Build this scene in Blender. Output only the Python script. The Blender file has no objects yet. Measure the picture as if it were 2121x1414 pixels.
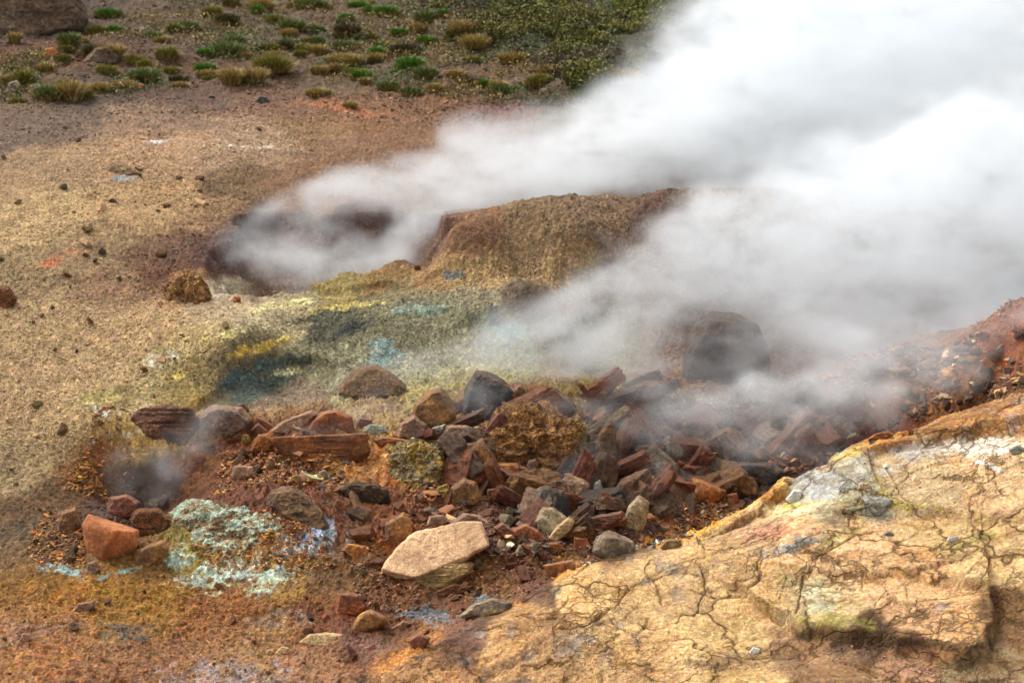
import bpy, bmesh, math, random
import numpy as np
from mathutils import Vector, Matrix, noise as mnoise

# ------------------------------------------------------------------ camera, sky, sun, exposure
SC = bpy.context.scene
COL = SC.collection
W0, H0 = 2121.0, 1414.0
HF = math.radians(32.0)
FPX = (W0 / 2) / math.tan(HF / 2)
CAMZ = 4.0
PITCH = math.radians(17.0)
CP, SP = math.cos(PITCH), math.sin(PITCH)
cam_d = bpy.data.cameras.new("camera")
cam = bpy.data.objects.new("camera", cam_d)
COL.objects.link(cam)
cam.location = (0, 0, CAMZ)
cam.rotation_euler = (math.pi / 2 - PITCH, 0, 0)
cam_d.angle = HF
cam_d.clip_start = 0.1
cam_d.clip_end = 2000
cam_d.dof.use_dof = True
cam_d.dof.focus_distance = 10.6
cam_d.dof.aperture_fstop = 3.4
SC.camera = cam

world = bpy.data.worlds.new("World")
SC.world = world
world.use_nodes = True
wn = world.node_tree
wn.nodes.clear()
wo = wn.nodes.new("ShaderNodeOutputWorld")
bg = wn.nodes.new("ShaderNodeBackground")
sky = wn.nodes.new("ShaderNodeTexSky")
sky.sky_type = 'NISHITA'
sky.sun_disc = False
SUN_EL, SUN_AZ = math.radians(50), math.radians(-50)      # azimuth measured from +Y towards +X
sky.sun_elevation = SUN_EL
sky.sun_rotation = SUN_AZ
sky.air_density = 1.0
sky.dust_density = 4.0
sky.ozone_density = 1.0
hsv = wn.nodes.new("ShaderNodeHueSaturation")          # thin overcast: the blue is washed out
hsv.inputs['Saturation'].default_value = 0.17
wn.links.new(sky.outputs[0], hsv.inputs['Color'])
wn.links.new(hsv.outputs[0], bg.inputs[0])
bg.inputs[1].default_value = 0.15
wn.links.new(bg.outputs[0], wo.inputs[0])
sun_d = bpy.data.lights.new("sun", 'SUN')
sun_d.energy = 0.95
sun_d.angle = math.radians(16)
sun_d.color = (1.0, 0.95, 0.88)
sun = bpy.data.objects.new("sun", sun_d)
COL.objects.link(sun)
sdir = Vector((math.sin(SUN_AZ) * math.cos(SUN_EL), math.cos(SUN_AZ) * math.cos(SUN_EL), math.sin(SUN_EL)))
sun.rotation_euler = sdir.to_track_quat('Z', 'Y').to_euler()
sun.location = (0, 0, 30)
SC.view_settings.view_transform = 'Standard'
SC.view_settings.look = 'None'
SC.view_settings.exposure = 0.86
SC.view_settings.gamma = 1.0
SC.render.engine = 'CYCLES'
SC.cycles.max_bounces = 16
SC.cycles.diffuse_bounces = 2
SC.cycles.glossy_bounces = 2
SC.cycles.volume_bounces = 16
SC.cycles.volume_step_rate = 2.0
SC.cycles.volume_max_steps = 256
SC.cycles.use_adaptive_sampling = True
SC.cycles.adaptive_threshold = 0.02
SC.cycles.use_denoising = True

rng = np.random.default_rng(7)
random.seed(7)

# ------------------------------------------------------------------ noise on arrays
def _h(ix, iy, iz, s):
    h = (ix.astype(np.uint32) * np.uint32(374761393) + iy.astype(np.uint32) * np.uint32(668265263)
         + iz.astype(np.uint32) * np.uint32(2147483647 ^ 0x5bd1e995) + np.uint32((s * 362437 + 1013904223) & 0xffffffff))
    h ^= h >> np.uint32(13); h *= np.uint32(1274126177); h ^= h >> np.uint32(16)
    h *= np.uint32(2246822519); h ^= h >> np.uint32(13)
    return h

def vnoise(x, y, z, s=0):
    """value noise, about -1..1"""
    x = np.asarray(x, np.float32); y = np.asarray(y, np.float32); z = np.asarray(z, np.float32)
    xi = np.floor(x); yi = np.floor(y); zi = np.floor(z)
    fx = x - xi; fy = y - yi; fz = z - zi
    fx = fx * fx * fx * (fx * (fx * 6 - 15) + 10); fy = fy * fy * fy * (fy * (fy * 6 - 15) + 10); fz = fz * fz * (3 - 2 * fz)
    xi = xi.astype(np.int64); yi = yi.astype(np.int64); zi = zi.astype(np.int64)
    o = 0
    for dz in (0, 1):
        wz = fz if dz else 1 - fz
        for dy in (0, 1):
            wy = (fy if dy else 1 - fy) * wz
            a = _h(xi, yi + dy, zi + dz, s).astype(np.float32)
            b = _h(xi + 1, yi + dy, zi + dz, s).astype(np.float32)
            o = o + (a + (b - a) * fx) * wy
    return (o / 2147483648.0 - 1.0).astype(np.float32)

def fbm(x, y, z, sc, octv=4, s=0, ridged=False, gain=.5):
    o = 0; a = 1; t = 0
    c, d = 0.8, 0.6
    for i in range(octv):
        n = vnoise(x * sc, y * sc, z * sc, s + i * 17)
        if ridged: n = 1 - 2 * np.abs(n)
        o = o + a * n; t += a; a *= gain; sc *= 2.03
        x, y = c * x - d * y + 3.1, d * x + c * y - 1.7
    return o / t

def worley(x, y, s=0):
    """returns F1, F2 and a per-cell random number"""
    xi = np.floor(x).astype(np.int64); yi = np.floor(y).astype(np.int64)
    f1 = np.full(x.shape, 9.0, np.float32); f2 = f1.copy(); cid = np.zeros(x.shape, np.float32)
    zz = np.zeros_like(xi)
    for dx in (-1, 0, 1):
        for dy in (-1, 0, 1):
            cx, cy = xi + dx, yi + dy
            h1 = _h(cx, cy, zz, s).astype(np.float32) / 4294967296.0
            h2 = _h(cx, cy, zz + 1, s).astype(np.float32) / 4294967296.0
            d = np.hypot(cx + h1 - x, cy + h2 - y).astype(np.float32)
            r = np.modf(h1 * 7.7 + h2 * 13.3)[0]
            near = d < f1
            f2 = np.where(near, f1, np.minimum(f2, d))
            cid = np.where(near, r, cid)
            f1 = np.where(near, d, f1)
    return f1, f2, cid

def sst(a, b, x):
    t = np.clip((x - a) / (b - a), 0, 1)
    return t * t * (3 - 2 * t)

def lin(c):
    c = np.asarray(c, float) / 255.0
    return np.where(c <= .04045, c / 12.92, ((c + .055) / 1.055) ** 2.4)

def chroma(c, k):
    c = np.asarray(c, float); g = c @ np.array([.35, .45, .2])
    return g[..., None] + (c - g[..., None]) * k

# ------------------------------------------------------------------ the lie of the land
def ray(px, py):
    u = (np.asarray(px, float) - W0 / 2) / FPX; v = (H0 / 2 - np.asarray(py, float)) / FPX
    return np.stack([u, CP + v * SP, v * CP - SP], -1)      # direction with unit step along the view axis

def at_z(px, py, z):
    d = ray(px, py); t = (z - CAMZ) / d[..., 2]
    return d[..., 0] * t, d[..., 1] * t

def at_y(px, py, y):
    d = ray(px, py); t = y / d[..., 1]
    return np.array([d[..., 0] * t, y, CAMZ + d[..., 2] * t])

# surveyed spots: picture column, picture row, height above the low ground (metres)
CTRL = [(-200, 1414, 0), (0, 1414, -.12), (0, 1200, -.1), (0, 950, .1), (0, 700, .42), (0, 450, .8), (0, 200, 1.2), (0, 0, 1.6), (-300, 700, .5), (-300, 200, 1.3),
 (200, 800, .25), (200, 650, .47), (250, 450, .78), (250, 330, .98), (250, 200, 1.15), (250, 90, 1.4), (500, 330, .9), (500, 200, 1.1), (500, 90, 1.35), (500, 0, 1.55),
 (750, 200, 1.05), (750, 90, 1.3), (750, 0, 1.5), (400, 450, .68), (330, 530, .6), (300, 620, .48), (410, 640, .42),
 (430, 628, .42), (520, 618, .42), (620, 600, .42), (720, 568, .5), (830, 556, .52), (900, 550, .56),
 (480, 445, .66), (560, 440, .62), (700, 437, .6), (830, 435, .6), (430, 500, .58), (900, 436, .6), (650, 500, .58), (800, 490, .6),
 (560, 340, .84), (850, 320, .84), (700, 330, .86),
 (915, 545, .62), (925, 500, .75), (960, 468, .86), (1100, 430, .93), (1250, 412, .93), (1400, 404, .92), (1500, 400, .93), (1600, 398, .94), (1750, 440, .8),
 (1000, 560, .6), (1200, 500, .76), (1300, 450, .86), (1400, 500, .75), (1500, 560, .5),
 (1300, 300, .9), (1300, 200, 1.15), (1300, 100, 1.45), (1300, 0, 1.75), (1000, 250, .95), (1000, 100, 1.35), (1000, 0, 1.6),
 (700, 640, .42), (600, 640, .42), (500, 700, .41), (430, 815, .2), (350, 850, .16), (560, 790, .12), (620, 730, .27), (700, 800, .12), (800, 700, .3), (850, 640, .42), (850, 590, .47), (950, 600, .5), (1000, 640, .42), (1080, 600, .56), (1080, 575, .52), (1150, 615, .47), (1230, 650, .25), (1090, 700, .3), (1000, 760, .1), (1200, 770, -.04), (900, 800, .08), (600, 840, .08),
 (1450, 700, .1), (1350, 740, .05), (1700, 600, .28), (1600, 740, -.04), (2000, 580, .3), (2121, 500, .6), (2121, 300, .8), (2121, 0, 1.8), (1700, 400, .55), (1700, 200, .95), (1700, 0, 1.7), (2400, 300, .8), (2400, 900, .55),
 (2121, 712, .62), (2060, 715, .55), (2000, 715, .46), (1900, 700, .38), (1800, 730, .2), (1850, 780, .15), (2121, 785, .45), (2050, 800, .28), (1900, 860, -.02), (1780, 880, -.15), (1720, 790, .12), (1780, 800, .1), (1700, 850, -.02), (1600, 900, -.25), (1560, 780, .02), (1450, 800, .0), (1500, 900, -.25),
 (1450, 1000, -.36), (1550, 1010, -.36), (1300, 1060, -.25), (1300, 1110, -.2), (1200, 1140, -.15), (1000, 1140, -.12), (1250, 800, .1), (1150, 800, .12), (1100, 860, .06), (1200, 930, -.12), (1330, 950, -.2), (1100, 960, -.05), (1080, 1050, -.2), (950, 890, .02), (900, 950, .0), (850, 900, .04), (750, 860, .06), (650, 890, .08), (700, 970, .0), (650, 1010, -.03), (800, 1040, -.08), (550, 860, .1),
 (450, 880, .1), (330, 870, .16), (250, 910, .1), (220, 960, -.02), (330, 940, .0), (450, 940, -.02), (280, 1030, -.26), (360, 1030, -.24), (200, 1060, -.12), (320, 1080, -.18), (450, 1000, -.1),
 (180, 1120, -.1), (240, 1180, -.12), (330, 1180, -.14), (520, 1030, .0), (640, 1050, .0), (420, 1180, -.18), (600, 1180, -.18), (720, 1130, -.15),
 (300, 1260, -.2), (600, 1350, -.28), (300, 1400, -.2), (800, 1240, -.24), (900, 1290, -.28), (1050, 1215, -.22), (700, 1380, -.24),
 (740, 1414, -.12), (900, 1335, -.06), (1000, 1280, -.02), (1100, 1230, .03), (1200, 1175, .1), (1310, 1145, .14), (1420, 1125, .18), (1510, 1085, .24), (1580, 1040, .3), (1640, 985, .38), (1780, 915, .5), (1950, 865, .61), (2121, 815, .74),
 (1400, 1200, .13), (1700, 1100, .33), (1850, 980, .46), (2000, 950, .55), (2121, 950, .62), (2121, 1100, .46), (1900, 1130, .33), (1700, 1230, .2), (1950, 1240, .28), (2121, 1250, .3), (1500, 1300, .07), (1300, 1300, .03), (1100, 1400, -.05), (1400, 1414, .0), (1750, 1414, .08), (2121, 1414, .15), (2400, 1100, .55)]
# spots out of sight behind a crest: column, distance north, height
BACK = [(1020, 15.2, .62), (1250, 15.3, .45), (1500, 15.4, .5), (1700, 15.6, .4),
 (1100, 9.2, -.22), (1250, 9.4, -.2), (1420, 9.55, -.28), (1520, 9.75, -.34), (1620, 10.0, -.36), (1780, 10.3, -.25), (1950, 10.35, -.05), (2121, 10.3, .4), (1000, 8.9, -.25), (850, 8.5, -.25),
 (2121, 12.3, .3), (2000, 12.6, .2), (1850, 12.5, .05), (900, 26, 2.0), (-200, 26, 2.0), (2200, 26, 2.3)]
pts = []
for a, b, z in CTRL:
    x, y = at_z(a, b, z); pts.append((x, y, z))
for a, y, z in BACK:
    x = (a - W0 / 2) / FPX * (y / CP); pts.append((x, y, z))
KP = np.array(pts)
SOFT = 0.10
def _phi(dx, dy): return np.sqrt(dx * dx + dy * dy + SOFT * SOFT)
_n = len(KP)
_A = np.zeros((_n + 3, _n + 3))
_A[:_n, :_n] = -_phi(KP[:, None, 0] - KP[None, :, 0], KP[:, None, 1] - KP[None, :, 1]) + 0.004 * np.eye(_n)
_A[:_n, _n:] = np.c_[np.ones(_n), KP[:, :2]]
_A[_n:, :_n] = _A[:_n, _n:].T
_c = np.linalg.solve(_A, np.r_[KP[:, 2], 0, 0, 0])
def base(x, y):
    x = np.asarray(x, float); y = np.asarray(y, float)
    sh = x.shape; x = x.ravel(); y = y.ravel()
    r = np.hypot(x, y); th = np.arctan2(x, y)
    tc = np.clip(th, -.36, .36); rc = np.clip(r, 6.8, 25)
    xx = (rc * np.sin(tc)).astype(np.float32); yy = (rc * np.cos(tc)).astype(np.float32)
    o = np.empty(len(xx))
    kp = KP.astype(np.float32); cc = _c.astype(np.float32)
    for i in range(0, len(xx), 40000):
        a = xx[i:i + 40000]; b = yy[i:i + 40000]
        o[i:i + 40000] = -np.sqrt((a[:, None] - kp[:, 0]) ** 2 + (b[:, None] - kp[:, 1]) ** 2 + np.float32(SOFT * SOFT)) @ cc[:_n] + cc[_n] + cc[_n + 1] * a + cc[_n + 2] * b
    o += np.clip(r - 25, 0, 200) * .1 - np.clip(6.8 - r, 0, 7) * .05
    return o.reshape(sh)

def hit0(px, py, fn=base):
    """where the line of sight through a spot meets the land"""
    d = ray(px, py)
    t = np.concatenate([np.linspace(6.5, 14, 500), np.linspace(14.05, 30, 260)])
    g = d[:, None] * t[None, :] if d.ndim == 1 else d
    z = CAMZ + g[2] - fn(g[0], g[1])
    k = np.argmax(z < 0) if (z < 0).any() else len(t) - 1
    k = max(k, 1)
    a, b = z[k - 1], z[k]
    tt = t[k - 1] + (t[k] - t[k - 1]) * (a / (a - b) if a != b else 0)
    return d * tt + np.array([0, 0, CAMZ])

def poly_world(pp): return np.array([hit0(a, b)[:2] for a, b in pp])
def poly_sd(P, x, y):
    """distance to a world outline, positive inside"""
    x = x.astype(np.float32); y = y.astype(np.float32)
    d = np.full(x.shape, 1e9, np.float32); ins = np.zeros(x.shape, bool)
    for i in range(len(P)):
        ax, ay = P[i]; bx, by = P[(i + 1) % len(P)]
        ex, ey = bx - ax, by - ay; L = ex * ex + ey * ey + 1e-12
        t = np.clip(((x - ax) * ex + (y - ay) * ey) / L, 0, 1)
        d = np.minimum(d, (x - ax - t * ex) ** 2 + (y - ay - t * ey) ** 2)
        c = ((ay > y) != (by > y)) & (x < (bx - ax) * (y - ay) / ((by - ay) + 1e-12) + ax)
        ins ^= c
    d = np.sqrt(d)
    return np.where(ins, d, -d)
def line_d(P, x, y):
    """distance to an open line and the side of it (negative = nearer the camera)"""
    d = np.full(x.shape, 1e9, np.float32); s = np.zeros(x.shape, np.float32)
    for i in range(len(P) - 1):
        ax, ay = P[i]; bx, by = P[i + 1]
        ex, ey = bx - ax, by - ay; L = ex * ex + ey * ey + 1e-12
        t = np.clip(((x - ax) * ex + (y - ay) * ey) / L, 0, 1)
        q = (x - ax - t * ex) ** 2 + (y - ay - t * ey) ** 2
        c = (ex * (y - ay) - ey * (x - ax)) * (1 if ex >= 0 else -1)
        s = np.where(q < d, np.sign(c), s); d = np.minimum(d, q)
    return np.sqrt(d), s

SHELF = [(740, 1414), (900, 1336), (1000, 1281), (1100, 1231), (1200, 1176), (1310, 1146), (1420, 1126), (1510, 1086), (1580, 1041), (1640, 987), (1780, 917), (1950, 867), (2121, 817), (2500, 760), (2600, 1500), (1400, 1900), (600, 1700)]
P_SHELF = []
for a, b in SHELF:
    if a <= 2121 and b <= 1414: P_SHELF.append(hit0(a, b)[:2])
P_SHELF += [np.array([4.2, 9.9]), np.array([4.0, 5.0]), np.array([-.3, 5.0])]
P_SHELF = np.array(P_SHELF)
P_RUB = poly_world([(180, 1000), (260, 860), (420, 835), (560, 850), (700, 830), (860, 800), (980, 770), (1180, 780), (1400, 760), (1560, 740), (1720, 770), (1900, 700), (2121, 670), (2121, 815), (1950, 866), (1780, 915), (1640, 984), (1580, 1038), (1420, 1122), (1310, 1142), (1200, 1172), (1100, 1226), (950, 1250), (780, 1290), (650, 1200), (330, 1200), (170, 1150)])
P_HEATH = poly_world([(870, 30), (980, 110), (1050, 150), (1150, 190), (1240, 200), (1330, 160), (1500, 60), (1700, -10), (1500, -120), (860, -60)])
P_UPPER = poly_world([(-100, 230), (150, 215), (350, 190), (560, 175), (800, 240), (1000, 250), (1300, 240), (1700, 120), (1700, -100), (-100, -100)])
P_REAR = poly_world([(425, 624), (520, 614), (620, 597), (720, 565), (830, 553), (905, 546), (918, 500), (950, 470), (985, 455), (900, 440), (830, 438), (700, 440), (560, 443), (480, 458), (425, 500), (400, 560)])
P_PLAT = poly_world([(925, 560), (960, 470), (1250, 408), (1600, 398), (1500, 560), (1100, 640), (950, 600)])
P_DARKG = poly_world([(1345, 1110), (1350, 1050), (1420, 1035), (1500, 1045), (1580, 1035), (1500, 1090), (1420, 1122)])
CRACKS = [[(1347, 1200), (1360, 1224), (1378, 1238), (1388, 1258)], [(1268, 1265), (1295, 1306), (1313, 1320), (1326, 1350)], [(1313, 1317), (1350, 1282)],
 [(1210, 1214), (1186, 1227), (1179, 1251)], [(1097, 1262), (1121, 1280), (1158, 1272)], [(1681, 1183), (1677, 1221), (1653, 1259)],
 [(1797, 1183), (1787, 1217), (1800, 1245), (1794, 1272)], [(1807, 1241), (1831, 1224), (1890, 1185)], [(2013, 944), (2033, 971), (2050, 998), (2078, 1022)],
 [(1554, 1163), (1578, 1176), (1581, 1197), (1554, 1211), (1496, 1221), (1440, 1215)], [(1479, 1276), (1510, 1289), (1510, 1310), (1482, 1334)],
 [(1450, 1260), (1470, 1215), (1440, 1170), (1500, 1140), (1600, 1110)], [(1860, 990), (1900, 965), (1960, 950)], [(1830, 1030), (1850, 995), (1835, 960)],
 [(1150, 1300), (1230, 1290), (1265, 1262), (1330, 1200), (1420, 1165)], [(1400, 1400), (1440, 1340), (1520, 1350), (1600, 1330)], [(1700, 1160), (1780, 1100), (1830, 1085)]]
W_CRACKS = [poly_world(c) for c in CRACKS]
LEDGES = [([(1640, 1270), (1680, 1288), (1740, 1296), (1800, 1292), (1815, 1300), (1870, 1312), (1930, 1322), (1975, 1334), (2035, 1318), (2052, 1270), (2046, 1215)], .085, .42),
 ([(1840, 1052), (1930, 1046), (2020, 1052), (2140, 1046)], .045, .25), ([(1990, 1186), (2050, 1192), (2140, 1182)], .05, .3), ([(1690, 1176), (1800, 1182), (1900, 1172)], .03, .2),
 ([(1840, 1362), (1900, 1376), (1990, 1374)], .03, .2), ([(1570, 1050), (1620, 1010), (1700, 960), (1800, 925), (1900, 900), (2121, 850)], .05, .3),
 ([(1900, 890), (2000, 880), (2121, 862)], .03, .15), ([(430, 818), (470, 775), (520, 735), (560, 722), (625, 735)], .05, .3), ([(640, 590), (720, 600), (800, 585), (880, 578)], .04, .3)]
W_LEDGES = [(poly_world(a), b, c) for a, b, c in LEDGES]

def shelf_mask(x, y):
    w = vnoise(x * 7, y * 7, 0 * x, 3) * .03 + vnoise(x * 22, y * 22, 0 * x, 4) * .012
    return sst(-.03, .04, poly_sd(P_SHELF, x, y) + w)

def cracks(x, y):
    wx = x + .06 * vnoise(x * 4, y * 4, 0 * x, 21) + .02 * vnoise(x * 15, y * 15, 0 * x, 22)
    wy = y + .06 * vnoise(x * 4, y * 4, 0 * x, 23) + .02 * vnoise(x * 15, y * 15, 0 * x, 24)
    f1, f2, cid = worley(wx * 4.6, wy * 3.3, 31)
    g1, g2, gid = worley(wx * 11.0 + 5, wy * 7.5, 33)
    wd = .014 + .03 * sst(-.5, .6, vnoise(x * 6, y * 6, 0 * x, 37))
    c = np.exp(-((f2 - f1) / wd) ** 2)
    c = c * .3
    part = .3 * sst(-.1, .3, vnoise(x * 2.1, y * 2.1, 0 * x, 35))
    c2 = np.exp(-((g2 - g1) / (wd * 1.3)) ** 2) * part * .8
    for P in W_CRACKS:
        d, _ = line_d(P, wx * .7 + x * .3, wy * .7 + y * .3)
        c = np.maximum(c, np.exp(-(d / (wd * .2)) ** 2) * 1.2)
    return np.maximum(c * (.45 + .55 * sst(-.4, .2, vnoise(x * 3, y * 3, 0 * x, 36))), c2), cid, gid

def masks(x, y):
    sh = shelf_mask(x, y)
    rub = sst(-.1, .15, poly_sd(P_RUB, x, y) + .08 * vnoise(x * 5, y * 5, 0 * x, 5)) * (1 - sh)
    heath = sst(-.3, .3, poly_sd(P_HEATH, x, y) + .4 * vnoise(x * 1.5, y * 1.5, 0 * x, 6))
    upper = sst(-.3, .3, poly_sd(P_UPPER, x, y) + .4 * vnoise(x * 1.5, y * 1.5, 0 * x, 7))
    rd = poly_sd(P_REAR, x, y) + .10 * vnoise(x * 2.2, y * 2.2, 0 * x, 8) + .04 * vnoise(x * 8, y * 8, 0 * x, 9)
    rear = sst(-.03, .12, rd)
    masks.bowl = .16 * sst(.02, .09, rd) + .26 * sst(.08, .4, rd) + .3 * sst(.3, .9, rd)
    return sh, rub, heath, upper, rear

def detail(x, y, extra=False):
    sh, rub, heath, upper, rear = masks(x, y)
    z0 = 0 * x
    soil = .030 * fbm(x, y, z0, 1.6, 3, 40) + .018 * fbm(x, y, z0, 6, 3, 41) + .010 * fbm(x, y, z0, 22, 3, 42, True)
    w1, w2, wid = worley(x * 26 + 2 * vnoise(x * 9, y * 9, z0, 50), y * 20, 51)
    peb = (1 - sst(.0, .55, w1)) * wid
    soil = soil + .012 * peb
    rb = .055 * fbm(x, y, z0, 3.2, 4, 43, True) + .02 * fbm(x, y, z0, 16, 3, 44, True) + .022 * peb
    soil = soil + .035 * fbm(x * 1.0 + y * .5, y * .45 - x * .2, z0, 2.4, 4, 58, True) * sst(16, 12, y) * sst(.6, -.6, x) + sst(-.1, .3, poly_sd(P_PLAT, x, y)) * (.035 * fbm(x, y, z0, 3, 4, 59, True) + .014 * fbm(x, y, z0, 15, 3, 61, True))
    mud = sst(9.4, 8.8, y) * (1 - rub)
    soil = soil + mud * (.020 * fbm(x, y * 1.6, z0, 5, 4, 56, True) + .008 * fbm(x, y, z0, 24, 3, 57, True))
    hh = .16 * (fbm(x, y, z0, 1.3, 3, 45) + .3) + .03 * fbm(x, y, z0, 9, 3, 46)
    uu = .07 * fbm(x, y, z0, 1.4, 4, 47) + .02 * fbm(x, y, z0, 12, 2, 48, True)
    ck, cid, gid = cracks(x, y)
    strat = vnoise(x * 2.5 - y * .8, y * 9 + x * 2, z0, 60)
    sl = .022 * fbm(x, y, z0, 2.2, 3, 52) + .009 * (cid - .5) + .003 * (gid - .5) + .007 * strat + .0045 * fbm(x, y, z0, 30, 3, 53) - .013 * ck
    low = sst(1.2, .2, x) * sst(8.4, 7.8, y)          # crumbling lower end of the shelf
    sl = sl + low * .02 * fbm(x, y, z0, 14, 3, 54, True)
    o = soil * (1 - rub) + rb * rub
    o = o * (1 - heath) + hh * heath
    o = o + uu * upper * (1 - heath) - masks.bowl + rear * (.03 * fbm(x, y, z0, 4, 3, 49) + .022 * fbm(x, y, z0, 14, 3, 55, True))
    o = o * (1 - sh) + sl * sh
    for P, hgt, reach in W_LEDGES:
        d, s = line_d(P, x + .02 * vnoise(x * 12, y * 12, z0, 71), y + .02 * vnoise(x * 10, y * 10, z0, 72))
        o = o - np.where(s < 0, hgt * sst(0, .045 + .03 * vnoise(x * 9, y * 9, z0, 73), d) * np.exp(-(d / reach) ** 2), 0)
    if extra: return o, (sh, rub, heath, upper, rear, ck, cid, peb, wid)
    return o

def land(x, y):
    x = np.asarray(x, float); y = np.asarray(y, float)
    return base(x, y) + detail(x, y)
def hit(px, py): return hit0(px, py, land)

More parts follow.
